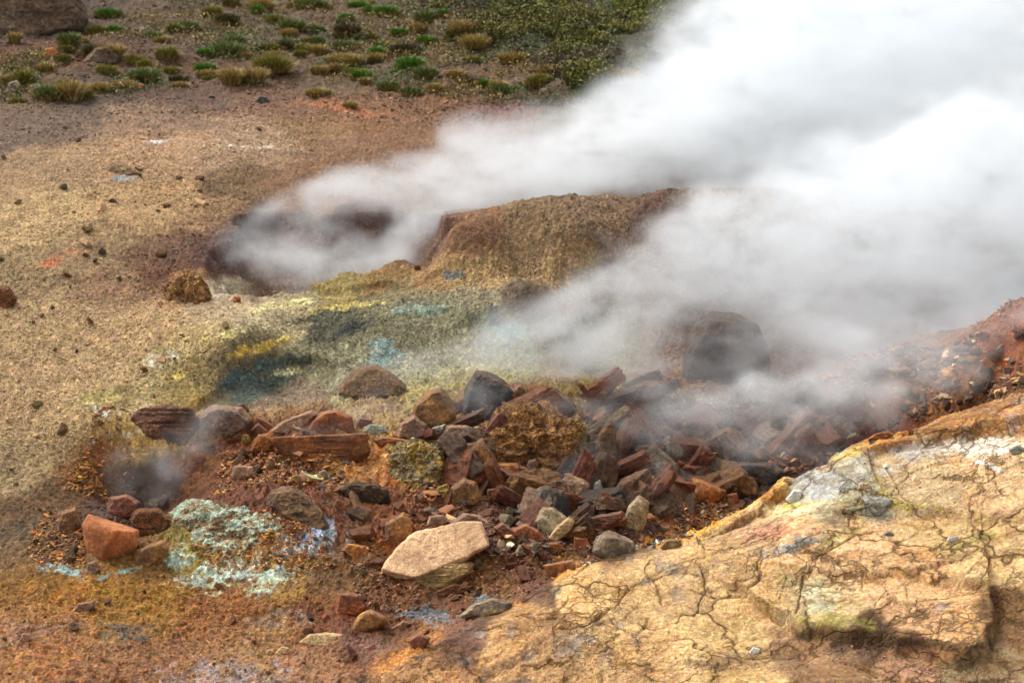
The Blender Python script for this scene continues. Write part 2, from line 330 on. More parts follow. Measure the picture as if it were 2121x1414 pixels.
# ------------------------------------------------------------------ natural colours of the soil (patches found on the real ground)
SOIL = [(60, 40, 95, 70, 50, 90), (60, 120, 118, 74, 36, 60), (250, 110, 112, 78, 52, 80), (400, 60, 108, 82, 52, 90), (600, 60, 112, 86, 56, 90), (800, 60, 98, 78, 48, 80), (500, 150, 122, 88, 58, 80), (700, 150, 116, 92, 62, 80),
 (60, 205, 122, 92, 62, 60), (200, 190, 98, 78, 60, 60), (400, 200, 112, 82, 66, 60), (100, 265, 122, 96, 80, 60), (300, 250, 152, 118, 90, 60), (550, 230, 136, 94, 64, 60), (720, 225, 146, 98, 56, 50), (860, 240, 140, 98, 62, 60), (640, 265, 150, 112, 68, 50),
 (100, 350, 164, 130, 92, 70), (300, 320, 180, 140, 100, 70), (500, 290, 174, 140, 110, 60), (660, 350, 142, 102, 68, 60), (100, 450, 188, 154, 104, 70), (300, 430, 184, 146, 96, 60), (490, 372, 128, 98, 60, 35), (450, 440, 162, 124, 82, 40),
 (200, 510, 150, 120, 82, 50), (350, 510, 126, 88, 58, 45), (60, 560, 152, 124, 82, 50), (240, 600, 152, 114, 78, 50), (330, 565, 118, 72, 38, 30), (385, 590, 170, 124, 78, 30),
 (100, 690, 178, 144, 100, 70), (300, 680, 184, 148, 100, 60), (450, 650, 188, 150, 94, 40), (560, 655, 198, 168, 106, 40), (420, 700, 184, 156, 98, 40), (60, 800, 178, 142, 98, 70), (200, 760, 188, 154, 108, 60), (330, 760, 178, 154, 100, 40),
 (225, 825, 150, 128, 62, 30), (400, 790, 150, 126, 62, 40), (150, 880, 182, 150, 100, 60), (290, 890, 186, 162, 128, 40), (50, 960, 162, 134, 94, 50), (205, 925, 136, 84, 26, 30), (165, 965, 142, 92, 32, 30), (80, 1045, 116, 82, 38, 45), (60, 1130, 112, 88, 62, 45),
 (440, 520, 98, 60, 48, 40), (600, 500, 128, 92, 78, 50), (720, 465, 96, 64, 46, 35), (560, 580, 140, 108, 92, 35), (850, 500, 120, 84, 66, 35), (450, 600, 192, 168, 134, 22), (500, 455, 96, 66, 50, 30),
 (700, 582, 152, 130, 62, 30), (800, 572, 152, 116, 52, 30), (600, 612, 170, 146, 78, 26), (900, 562, 160, 122, 68, 26), (820, 600, 150, 122, 54, 24),
 (600, 640, 162, 138, 68, 30), (540, 700, 140, 116, 46, 26), (480, 750, 128, 98, 40, 26), (800, 640, 132, 122, 68, 30), (700, 680, 104, 98, 62, 30), (560, 775, 96, 112, 98, 28), (480, 795, 72, 92, 88, 22), (650, 745, 152, 140, 82, 30), (720, 730, 162, 152, 98, 28), (900, 650, 152, 142, 92, 34), (980, 620, 160, 142, 96, 26), (1000, 680, 130, 126, 82, 28), (950, 740, 172, 162, 112, 32), (750, 785, 168, 158, 118, 28), (1080, 615, 118, 88, 60, 24), (1045, 660, 112, 102, 62, 22), (1060, 720, 150, 146, 102, 28), (600, 832, 156, 122, 88, 28), (780, 852, 162, 132, 88, 30), (900, 800, 172, 162, 112, 30),
 (1000, 490, 136, 94, 58, 32), (1100, 500, 142, 112, 76, 40), (1250, 440, 134, 104, 76, 36), (1360, 450, 112, 80, 62, 34), (1000, 560, 176, 142, 88, 32), (1150, 560, 166, 132, 88, 40), (1500, 410, 134, 108, 80, 34), (1400, 650, 132, 102, 84, 60), (1700, 620, 130, 100, 84, 90), (1450, 760, 132, 102, 84, 50), (1250, 720, 140, 124, 92, 50),
 (600, 900, 112, 76, 48, 36), (500, 950, 112, 70, 36, 36), (650, 960, 110, 66, 22, 30), (780, 965, 152, 102, 22, 30), (750, 1030, 122, 78, 32, 30), (880, 965, 146, 132, 82, 28), (950, 900, 120, 84, 56, 34), (1080, 880, 130, 76, 34, 34), (1200, 950, 86, 64, 46, 44), (1350, 950, 106, 76, 58, 44), (1300, 880, 120, 94, 70, 38), (1450, 860, 150, 116, 82, 34), (1550, 850, 150, 126, 96, 34), (1800, 760, 142, 98, 72, 40), (1780, 850, 128, 78, 64, 40), (1950, 800, 130, 92, 66, 38), (2080, 730, 142, 88, 56, 38), (2020, 830, 108, 80, 62, 34), (1650, 930, 100, 72, 58, 40), (1500, 970, 80, 62, 50, 44),
 (1200, 1080, 90, 62, 38, 44), (1000, 1060, 92, 60, 34, 40), (900, 1050, 112, 72, 32, 34), (820, 1070, 122, 78, 38, 30), (300, 1000, 84, 60, 48, 34), (400, 965, 112, 76, 42, 30), (250, 1045, 78, 54, 46, 30), (450, 1000, 104, 66, 32, 30), (1430, 1075, 112, 72, 26, 26), (1500, 1060, 128, 98, 70, 24), (1250, 1150, 96, 60, 30, 30),
 (440, 1120, 130, 120, 80, 40), (580, 1180, 132, 106, 72, 36), (700, 1080, 104, 68, 40, 30), (540, 1020, 104, 66, 36, 30), (200, 1000, 110, 76, 34, 30), (330, 1170, 112, 82, 44, 26),
 (100, 1190, 118, 90, 54, 44), (100, 1250, 134, 98, 54, 44), (100, 1340, 134, 96, 58, 50), (300, 1250, 130, 100, 58, 50), (420, 1310, 122, 88, 62, 40), (500, 1250, 122, 88, 64, 40), (250, 1385, 118, 84, 56, 44), (500, 1385, 128, 102, 78, 50), (650, 1370, 122, 90, 68, 40), (700, 1200, 106, 80, 58, 36), (700, 1290, 98, 64, 52, 36), (850, 1250, 98, 70, 54, 36), (950, 1290, 98, 68, 54, 32), (1000, 1200, 104, 78, 56, 36), (1100, 1165, 98, 68, 50, 34),
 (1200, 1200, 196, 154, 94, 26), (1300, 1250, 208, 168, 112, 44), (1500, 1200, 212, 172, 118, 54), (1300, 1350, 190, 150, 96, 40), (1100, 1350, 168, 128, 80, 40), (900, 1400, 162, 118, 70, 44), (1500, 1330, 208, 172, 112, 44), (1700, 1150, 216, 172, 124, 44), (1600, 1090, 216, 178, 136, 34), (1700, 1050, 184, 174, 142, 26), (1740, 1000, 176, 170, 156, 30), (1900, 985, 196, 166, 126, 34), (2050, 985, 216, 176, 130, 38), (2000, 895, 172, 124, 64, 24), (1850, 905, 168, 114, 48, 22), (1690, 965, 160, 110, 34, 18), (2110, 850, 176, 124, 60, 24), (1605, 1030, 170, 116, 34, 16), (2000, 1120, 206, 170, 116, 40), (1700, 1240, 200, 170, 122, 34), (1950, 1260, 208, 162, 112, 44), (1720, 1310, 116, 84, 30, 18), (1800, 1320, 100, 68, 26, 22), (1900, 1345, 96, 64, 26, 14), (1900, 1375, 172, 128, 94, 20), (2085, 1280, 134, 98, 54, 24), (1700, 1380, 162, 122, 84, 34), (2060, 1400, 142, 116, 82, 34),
 (900, 110, 108, 80, 52, 50), (1000, 170, 116, 86, 56, 50), (1100, 60, 76, 68, 30, 60), (1250, 90, 68, 62, 28, 60), (1250, 215, 112, 92, 64, 50), (1000, 240, 132, 88, 72, 40), (1370, 140, 76, 56, 48, 40), (1450, 30, 66, 56, 40, 50), (1800, 200, 110, 85, 65, 200)]
# mineral crusts: column, row, half width, half height, lean in degrees, colour, cover
CRUST = [(545, 716, 46, 9, 22, (222, 182, 24), .75), (480, 690, 55, 9, 12, (218, 198, 104), .55), (590, 630, 100, 10, 8, (206, 190, 112), .5), (720, 633, 70, 8, 5, (206, 176, 62), .6), (560, 752, 60, 8, 24, (78, 92, 84), .55), (520, 775, 50, 7, 30, (92, 116, 112), .5), (475, 790, 40, 10, 45, (72, 92, 92), .65),
 (615, 745, 30, 10, 5, (44, 52, 44), .8), (735, 680, 46, 12, 20, (48, 56, 46), .65), (640, 660, 40, 8, 10, (74, 74, 46), .5), (800, 735, 40, 26, 0, (120, 150, 144), .5), (870, 640, 60, 16, 5, (128, 150, 128), .5), (1050, 685, 50, 24, -20, (84, 124, 122), .6), (1020, 655, 18, 22, 0, (60, 74, 56), .6), (940, 567, 22, 8, 0, (84, 94, 88), .7),
 (590, 770, 40, 14, 10, (214, 196, 130), .4), (500, 305, 90, 5, 0, (214, 190, 160), .4), (335, 292, 24, 8, 0, (212, 200, 190), .5), (255, 372, 32, 7, 0, (150, 156, 160), .6), (130, 530, 46, 11, 25, (178, 118, 58), .7), (110, 545, 26, 10, 0, (176, 96, 40), .6), (350, 386, 40, 6, 0, (196, 132, 62), .4),
 (720, 225, 100, 14, -10, (160, 92, 40), .55), (560, 195, 60, 8, 0, (110, 70, 44), .5), (210, 820, 40, 14, 10, (166, 146, 58), .6), (210, 850, 40, 14, 0, (206, 208, 186), .35), (330, 745, 50, 14, 15, (206, 196, 160), .4), (375, 777, 8, 4, 0, (220, 190, 40), .9), (290, 890, 90, 16, 10, (210, 198, 166), .35), (440, 604, 26, 16, -30, (224, 200, 160), .7), (380, 586, 26, 12, 0, (220, 178, 124), .5),
 (760, 965, 120, 26, 0, (188, 120, 14), .6), (720, 1000, 60, 18, 0, (150, 98, 18), .5), (860, 925, 64, 18, 0, (196, 164, 62), .6), (560, 920, 60, 12, 0, (178, 106, 28), .3), (570, 1195, 50, 24, 20, (190, 206, 170), .5), (480, 1180, 110, 26, 8, (186, 206, 184), .45), (640, 1120, 60, 30, 10, (170, 192, 190), .5), (380, 1150, 40, 20, 0, (176, 200, 176), .45), (640, 1110, 50, 24, 20, (158, 172, 198), .4), (130, 1172, 44, 9, -15, (140, 172, 164), .6), (250, 1185, 40, 7, 15, (140, 172, 156), .5), (480, 1215, 60, 12, 0, (176, 184, 120), .4),
 (580, 1280, 80, 20, 0, (150, 116, 84), .35), (60, 1300, 100, 24, 0, (146, 96, 56), .4), (260, 1305, 80, 14, -8, (84, 78, 60), .45), (480, 1390, 160, 20, 0, (150, 124, 114), .4), (890, 1270, 60, 12, 0, (110, 116, 118), .5), (985, 1270, 34, 16, 40, (120, 140, 138), .55), (760, 1320, 60, 14, 0, (120, 74, 50), .4),
 (2035, 925, 70, 12, 3, (244, 232, 206), .85), (2040, 960, 60, 8, -35, (226, 220, 206), .5), (1630, 1055, 50, 12, 5, (228, 220, 150), .7), (1650, 1050, 30, 8, 0, (216, 200, 40), .6), (1700, 1000, 64, 34, 20, (168, 170, 168), .55), (1800, 980, 60, 20, 0, (190, 184, 172), .5), (1650, 1130, 60, 9, 18, (126, 136, 140), .65), (1600, 1105, 70, 14, 10, (206, 138, 96), .5), (1900, 935, 90, 20, 8, (184, 172, 160), .5), (1860, 1045, 90, 8, 0, (158, 136, 22), .6),
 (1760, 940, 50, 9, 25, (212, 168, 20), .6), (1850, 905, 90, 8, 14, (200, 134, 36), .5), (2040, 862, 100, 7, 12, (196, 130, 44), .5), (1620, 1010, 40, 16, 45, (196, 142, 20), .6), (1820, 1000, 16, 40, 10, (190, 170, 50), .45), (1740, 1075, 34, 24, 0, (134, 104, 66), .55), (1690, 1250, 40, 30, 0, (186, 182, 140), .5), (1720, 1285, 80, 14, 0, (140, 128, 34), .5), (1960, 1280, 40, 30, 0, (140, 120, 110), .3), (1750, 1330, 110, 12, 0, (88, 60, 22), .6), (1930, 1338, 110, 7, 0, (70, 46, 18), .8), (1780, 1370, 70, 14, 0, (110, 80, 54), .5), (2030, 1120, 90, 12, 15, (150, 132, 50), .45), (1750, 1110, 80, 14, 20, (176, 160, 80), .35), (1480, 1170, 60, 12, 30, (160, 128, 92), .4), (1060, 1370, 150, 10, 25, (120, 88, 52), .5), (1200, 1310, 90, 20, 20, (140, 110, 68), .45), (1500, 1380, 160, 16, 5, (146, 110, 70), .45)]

CR = np.array([1.0, 0, 0]); CU = np.array([0, SP, CP]); CF = np.array([0, CP, -SP])
def cam_uvw(p): return p @ CR, p @ CU, p @ CF

def soil_colour(X, Y, Z):
    n = len(X)
    P = np.stack([X, Y, Z], -1).astype(np.float32)
    wob = np.stack([vnoise(X * 3.1, Y * 2.4, Z * 3, 80) + .6 * vnoise(X * 11, Y * 8, Z * 11, 81) + .3 * vnoise(X * 34, Y * 25, Z * 34, 91), vnoise(X * 3.1, Y * 2.4, Z * 3, 82) + .6 * vnoise(X * 11, Y * 8, Z * 11, 83) + .3 * vnoise(X * 34, Y * 25, Z * 34, 92)], -1)
    u, v, w = cam_uvw(P)
    num = np.zeros((n, 3), np.float32); den = np.full(n, 1e-9, np.float32)
    for (a, b, r, g, bb, rad) in SOIL:
        q = hit0(a, b); D = q @ CF - CAMZ * (-SP) * 0
        D = float((q - np.array([0, 0, CAMZ])) @ CF)
        qu, qv, qw = cam_uvw(q)
        R = rad / FPX * D * 1.25
        e = ((u - qu + wob[:, 0] * R * .45) / R) ** 2 + ((v - qv + wob[:, 1] * R * .35) / (R * .8)) ** 2 + ((w - qw) / (R * 3 + .4)) ** 2
        k = np.exp(-1.6 * e) + 1e-4 / (1 + e) ** 2
        k = k.astype(np.float32)
        num += k[:, None] * chroma(lin((r, g, bb)), .62 if 430 < a < 1120 and 590 < b < 860 else .95).astype(np.float32); den += k
    c = num / den[:, None]
    c = 1.0 * c ** 1.12 * np.array([1.0, .985, .79], np.float32)
    c = c * (1 + .42 * sst(9.6, 8.9, Y) * sst(.6, -.2, X))[:, None]
    ms = shelf_mask(X, Y)[:, None]
    rs = np.maximum(sst(-.2, .2, poly_sd(P_RUB, X, Y)), sst(9.5, 8.9, Y) * .8)[:, None]      # iron-stained ground
    c = chroma(c, .82) * .96 * (1 - ms - rs * (1 - ms)) + np.clip(chroma(c, 1.22) * np.array([1.12, 1.0, .8]), .004, 1) * rs * (1 - ms) + chroma(c, .82) * 1.02 * ms
    c = c * (1 - .1 * sst(.0, .3, -poly_sd(P_UPPER, X, Y) * -1))[:, None]
    f1 = fbm(X, Y, Z, 14, 4, 84); f2 = fbm(X, Y, Z, 45, 3, 85)
    for (a, b, ru, rv, ang, rgb, cov) in CRUST:
        q = hit0(a, b); D = float((q - np.array([0, 0, CAMZ])) @ CF)
        qu, qv, qw = cam_uvw(q); s = D / FPX
        ca, sa = math.cos(math.radians(ang)), math.sin(math.radians(ang))
        du = u - qu + wob[:, 0] * s * 8; dv = v - qv + wob[:, 1] * s * 5; dw = w - qw
        m = np.abs(du) < (ru + rv) * s * 2.2
        m &= np.abs(dv) < (ru + rv) * s * 2.2
        i = np.nonzero(m)[0]
        if not len(i): continue
        e = ((du[i] * ca + dv[i] * sa) / (ru * s)) ** 2 + ((-du[i] * sa + dv[i] * ca) / (rv * s)) ** 2 + (dw[i] / ((ru + rv) * s * 2 + .2)) ** 2
        k = np.exp(-e * .9)
        th = 1.15 - 1.1 * cov
        al = sst(th - .22, th + .22, k * .95 + .75 * f1[i] + .55 * f2[i]) * .85 * sst(.03, .3, k)
        al = al[:, None]
        c[i] = c[i] * (1 - al) + chroma(lin(rgb), .8) * al * (1 + .5 * f2[i] - .25 * f1[i])[:, None]
    return c

# ------------------------------------------------------------------ materials
def NT(m):
    m.use_nodes = True
    nt = m.node_tree; nt.nodes.clear()
    return nt
class N:
    def __init__(s, nt): s.nt = nt
    def n(s, t, **k):
        o = s.nt.nodes.new(t)
        for a, b in k.items(): setattr(o, a, b)
        return o
    def l(s, a, b): s.nt.links.new(a, b)
    def val(s, sock, v):
        if hasattr(v, 'is_output') or isinstance(v, bpy.types.NodeSocket): s.l(v, sock)
        else: sock.default_value = v
    def math(s, op, a, b=None, c=None, clamp=False):
        o = s.n('ShaderNodeMath', operation=op); o.use_clamp = clamp
        s.val(o.inputs[0], a)
        if b is not None: s.val(o.inputs[1], b)
        if c is not None: s.val(o.inputs[2], c)
        return o.outputs[0]
    def vm(s, op, a, b=None, sc=None):
        o = s.n('ShaderNodeVectorMath', operation=op)
        s.val(o.inputs[0], a)
        if b is not None: s.val(o.inputs[1], b)
        if sc is not None: s.val(o.inputs['Scale'], sc)
        return o
    def noise(s, vec, sc, det=4, rough=.55, dist=0):
        o = s.n('ShaderNodeTexNoise'); o.inputs['Scale'].default_value = sc; o.inputs['Detail'].default_value = det
        o.inputs['Roughness'].default_value = rough; o.inputs['Distortion'].default_value = dist
        if vec is not None: s.l(vec, o.inputs['Vector'])
        return o
    def vor(s, vec, sc, feat='F1', rnd=1):
        o = s.n('ShaderNodeTexVoronoi'); o.feature = feat; o.inputs['Scale'].default_value = sc; o.inputs['Randomness'].default_value = rnd
        s.l(vec, o.inputs['Vector']); return o
    def ramp(s, f, stops, interp='LINEAR'):
        o = s.n('ShaderNodeValToRGB'); o.color_ramp.interpolation = interp
        e = o.color_ramp.elements
        while len(e) < len(stops): e.new(.5)
        for i, (p, c) in enumerate(stops):
            e[i].position = p; e[i].color = (c, c, c, 1) if not hasattr(c, '__len__') else (*c, 1)
        s.l(f, o.inputs[0]); return o.outputs[0]
    def mix(s, f, a, b, mode='MIX'):
        o = s.n('ShaderNodeMix'); o.data_type = 'RGBA'; o.blend_type = mode
        s.val(o.inputs[0], f)
        for k, v in ((6, a), (7, b)):
            if isinstance(v, bpy.types.NodeSocket): s.l(v, o.inputs[k])
            else: o.inputs[k].default_value = (*v, 1) if len(v) == 3 else v
        return o.outputs[2]

def ground_mat(name, mott, bumps, vscale, smooth=False):
    crackh = None
    m = bpy.data.materials.new(name); nt = NT(m); k = N(nt)
    out = k.n('ShaderNodeOutputMaterial'); b = k.n('ShaderNodeBsdfPrincipled')
    tc = k.n('ShaderNodeTexCoord').outputs['Object']
    at = k.n('ShaderNodeAttribute'); at.attribute_name = 'soil'
    wt = k.n('ShaderNodeAttribute'); wt.attribute_name = 'wet'
    wrp = k.noise(tc, 9, 3); 
    wv = k.vm('ADD', tc, k.vm('SCALE', k.vm('SUBTRACT', wrp.outputs['Color'], (.5, .5, .5)).outputs[0], sc=.05).outputs[0]).outputs[0]
    v1 = k.vor(wv, vscale); v2 = k.vor(wv, vscale * 2.9)
    g1 = k.n('ShaderNodeSeparateColor'); k.l(v1.outputs['Color'], g1.inputs[0])
    g2 = k.n('ShaderNodeSeparateColor'); k.l(v2.outputs['Color'], g2.inputs[0])
    n1 = k.noise(tc, 55, 6, .7); n2 = k.noise(tc, 7, 5, .65)
    a = k.ramp(g1.outputs[0], [(0, 1 - mott * .75), (.5, 1.0 - mott * .1), (.85, 1 + mott * .5), (1, 1 + mott * 1.5)])
    bb = k.ramp(g2.outputs[1], [(0, 1 - mott * .7), (.6, 1.0), (1, 1 + mott * 1.0)])
    c = k.ramp(n1.outputs[0], [(.3, .55), (.5, 1.0), (.72, 1.45)])
    d = k.ramp(n2.outputs[0], [(.3, .72), (.5, 1.0), (.7, 1.25)])
    col = k.mix(1.0, at.outputs['Color'], a, 'MULTIPLY'); col = k.mix(1.0, col, bb, 'MULTIPLY')
    col = k.mix(1.0, col, c, 'MULTIPLY'); col = k.mix(1.0, col, d, 'MULTIPLY')
    if smooth:      # shrinkage cracks with dirt in them, plates of slightly different tone, thin brown bedding lines
        wa = k.noise(tc, 3.2, 3, .6); wb = k.noise(tc, 17, 4, .6)
        p = k.vm('ADD', tc, k.vm('SCALE', k.vm('SUBTRACT', wa.outputs['Color'], (.5, .5, .5)).outputs[0], sc=.42).outputs[0]).outputs[0]
        p = k.vm('ADD', p, k.vm('SCALE', k.vm('SUBTRACT', wb.outputs['Color'], (.5, .5, .5)).outputs[0], sc=.07).outputs[0]).outputs[0]
        e1 = k.vor(p, 2.7, 'DISTANCE_TO_EDGE'); e2 = k.vor(p, 9.0, 'DISTANCE_TO_EDGE'); pc = k.vor(p, 2.7); pd = k.vor(p, 9.0)
        gate1 = k.ramp(k.noise(tc, 4.0, 3).outputs[0], [(.38, .12), (.55, 1)]); gate2 = k.ramp(k.noise(tc, 1.7, 3).outputs[0], [(.5, 0), (.62, .75)])
        m1 = k.math('MULTIPLY', k.ramp(e1.outputs['Distance'], [(0, 1), (.010, .85), (.028, 0)]), gate1)
        m2 = k.math('MULTIPLY', k.ramp(e2.outputs['Distance'], [(0, 1), (.03, .6), (.07, 0)]), gate2)
        soft = k.math('MULTIPLY', k.ramp(e1.outputs['Distance'], [(0, .7), (.11, 0)]), gate1)
        mk = k.math('MAXIMUM', m1, m2)
        ps = k.n('ShaderNodeSeparateColor'); k.l(pc.outputs['Color'], ps.inputs[0])
        col = k.mix(1.0, col, k.ramp(ps.outputs[0], [(0, 1.02), (1, 1.38)]), 'MULTIPLY')
        bed = k.n('ShaderNodeMapping'); bed.inputs['Rotation'].default_value = (0, 0, math.radians(28)); bed.inputs['Scale'].default_value = (1.6, 24, 9)
        k.l(p, bed.inputs[0]); bn = k.noise(bed.outputs[0], 1.0, 5, .65); bg_ = k.ramp(k.noise(tc, 2.3, 3).outputs[0], [(.42, 0), (.62, .75)])
        bl = k.math('MULTIPLY', k.ramp(bn.outputs[0], [(.5, 0), (.62, 1)]), bg_)
        col = k.mix(bl, col, k.mix(1.0, col, (.50, .40, .26), 'MULTIPLY'))
        blot = k.ramp(k.noise(tc, 12, 6, .72).outputs[0], [(.5, 0), (.66, .8)])
        col = k.mix(blot, col, k.mix(1.0, col, (.66, .56, .42), 'MULTIPLY'))
        col = k.mix(k.math('MULTIPLY', soft, .7), col, k.mix(1.0, col, (.62, .5, .32), 'MULTIPLY'))
        col = k.mix(k.math('MULTIPLY', mk, .78), col, tuple(lin((88, 62, 32))))
        crackh = k.math('ADD', k.math('MULTIPLY', mk, -1.6), k.math('MULTIPLY', k.ramp(e1.outputs['Distance'], [(0, 0), (.2, 1)]), .9))
    hs = k.n('ShaderNodeHueSaturation'); k.l(col, hs.inputs['Color'])
    k.l(k.math('MULTIPLY_ADD', g1.outputs[2], .03, .485), hs.inputs['Hue'])
    k.l(k.math('MULTIPLY_ADD', g2.outputs[0], .35, .85), hs.inputs['Saturation'])
    k.l(hs.outputs[0], b.inputs['Base Color'])
    rg = k.math('SUBTRACT', .92, k.math('MULTIPLY', wt.outputs['Fac'], k.math('MULTIPLY_ADD', n2.outputs[0], 1.0, -.02)), clamp=True)
    k.l(rg, b.inputs['Roughness'])
    b.inputs['Specular IOR Level'].default_value = .4
    h = k.math('ADD', k.math('MULTIPLY', v1.outputs['Distance'], -.5), k.math('MULTIPLY', v2.outputs['Distance'], -.35))
    h = k.math('ADD', h, k.math('MULTIPLY', n1.outputs[0], 1.1))
    if smooth: h = k.math('ADD', k.math('MULTIPLY', n1.outputs[0], 1.0), k.math('MULTIPLY', n2.outputs[0], .6))
    if crackh is not None: h = k.math('ADD', h, crackh)
    bp = k.n('ShaderNodeBump'); bp.inputs['Strength'].default_value = bumps; bp.inputs['Distance'].default_value = .02
    k.l(h, bp.inputs['Height']); k.l(bp.outputs[0], b.inputs['Normal']); k.l(b.outputs[0], out.inputs[0])
    return m

def rock_mat(name, c1, c2, c3=None, wet=.2, strata=0, speck=.3, bump=.6, scale=1.0, cover=.45, spec=.5, dust=.5):
    """c1 body colour, c2 mottling, c3 crust lying in patches"""
    m = bpy.data.materials.new(name); nt = NT(m); k = N(nt)
    out = k.n('ShaderNodeOutputMaterial'); b = k.n('ShaderNodeBsdfPrincipled')
    tc = k.n('ShaderNodeTexCoord').outputs['Object']
    oi = k.n('ShaderNodeObjectInfo')
    off = k.vm('SCALE', (7.3, 3.1, 5.7), sc=k.math('MULTIPLY', oi.outputs['Random'], 9.0)).outputs[0]
    p = k.vm('ADD', tc, off).outputs[0]
    big = k.noise(p, 5 * scale, 5, .62); mid = k.noise(p, 22 * scale, 6, .68, .4); fin = k.noise(p, 90 * scale, 5, .7)
    vr = k.vor(p, 60 * scale)
    gr = k.n('ShaderNodeSeparateColor'); k.l(vr.outputs['Color'], gr.inputs[0])
    L1, L2 = [tuple(lin(c)) for c in (c1, c2)]
    f = k.ramp(k.math('MULTIPLY_ADD', mid.outputs[0], .55, k.math('MULTIPLY', big.outputs[0], .5)), [(.43, 0), (.60, 1)])
    col = k.mix(f, L1, L2)
    if strata:
        mp = k.n('ShaderNodeMapping'); mp.inputs['Scale'].default_value = (2.2, 2.2, 46 * strata)
        k.l(p, mp.inputs[0])
        sn = k.noise(mp.outputs[0], 1.0, 5, .65)
        sf = k.ramp(sn.outputs[0], [(.32, .35), (.45, 1.05), (.55, .75), (.7, 1.45)])
        col = k.mix(1.0, col, sf, 'MULTIPLY')
    if c3 is not None:
        cf = k.ramp(k.math('MULTIPLY_ADD', mid.outputs[0], .8, k.math('MULTIPLY', big.outputs[0], .6)), [(1.02 - cover * .8, 0), (1.08 - cover * .8, .95)])
        col = k.mix(cf, col, tuple(lin(c3)))
    sp = k.ramp(gr.outputs[0], [(0, 1 - speck), (.7, 1), (1, 1 + speck * 1.6)])
    col = k.mix(1.0, col, sp, 'MULTIPLY')
    ff = k.ramp(fin.outputs[0], [(.32, .45), (.5, 1), (.68, 1.6)])
    col = k.mix(.8, col, k.mix(1.0, col, ff, 'MULTIPLY'))
    col = k.mix(1.0, col, k.ramp(big.outputs[0], [(.3, .62), (.5, 1.0), (.7, 1.3)]), 'MULTIPLY')
    if dust:        # fine brown dirt settled on the upward faces
        gn = k.n('ShaderNodeNewGeometry'); sx = k.n('ShaderNodeSeparateXYZ'); k.l(gn.outputs['Normal'], sx.inputs[0])
        df = k.math('MULTIPLY', k.ramp(sx.outputs[2], [(.35, 0), (.9, 1)]), k.ramp(mid.outputs[0], [(.38, .1), (.6, 1)]))
        col = k.mix(k.math('MULTIPLY', df, dust), col, k.mix(gr.outputs[1], tuple(lin((124, 78, 36))), tuple(lin((176, 124, 62)))))
    k.l(col, b.inputs['Base Color'])
    k.l(k.ramp(mid.outputs[0], [(.3, .95 - wet * .85), (.7, .98 - wet * .35)]), b.inputs['Roughness'])
    b.inputs['Specular IOR Level'].default_value = spec
    h = k.math('ADD', k.math('MULTIPLY', mid.outputs[0], 1.2), k.math('MULTIPLY', fin.outputs[0], .5))
    if strata: h = k.math('ADD', h, k.math('MULTIPLY', sn.outputs[0], 1.2))
    bp = k.n('ShaderNodeBump'); bp.inputs['Strength'].default_value = bump; bp.inputs['Distance'].default_value = .025
    k.l(h, bp.inputs['Height']); k.l(bp.outputs[0], b.inputs['Normal']); k.l(b.outputs[0], out.inputs[0])
    return m

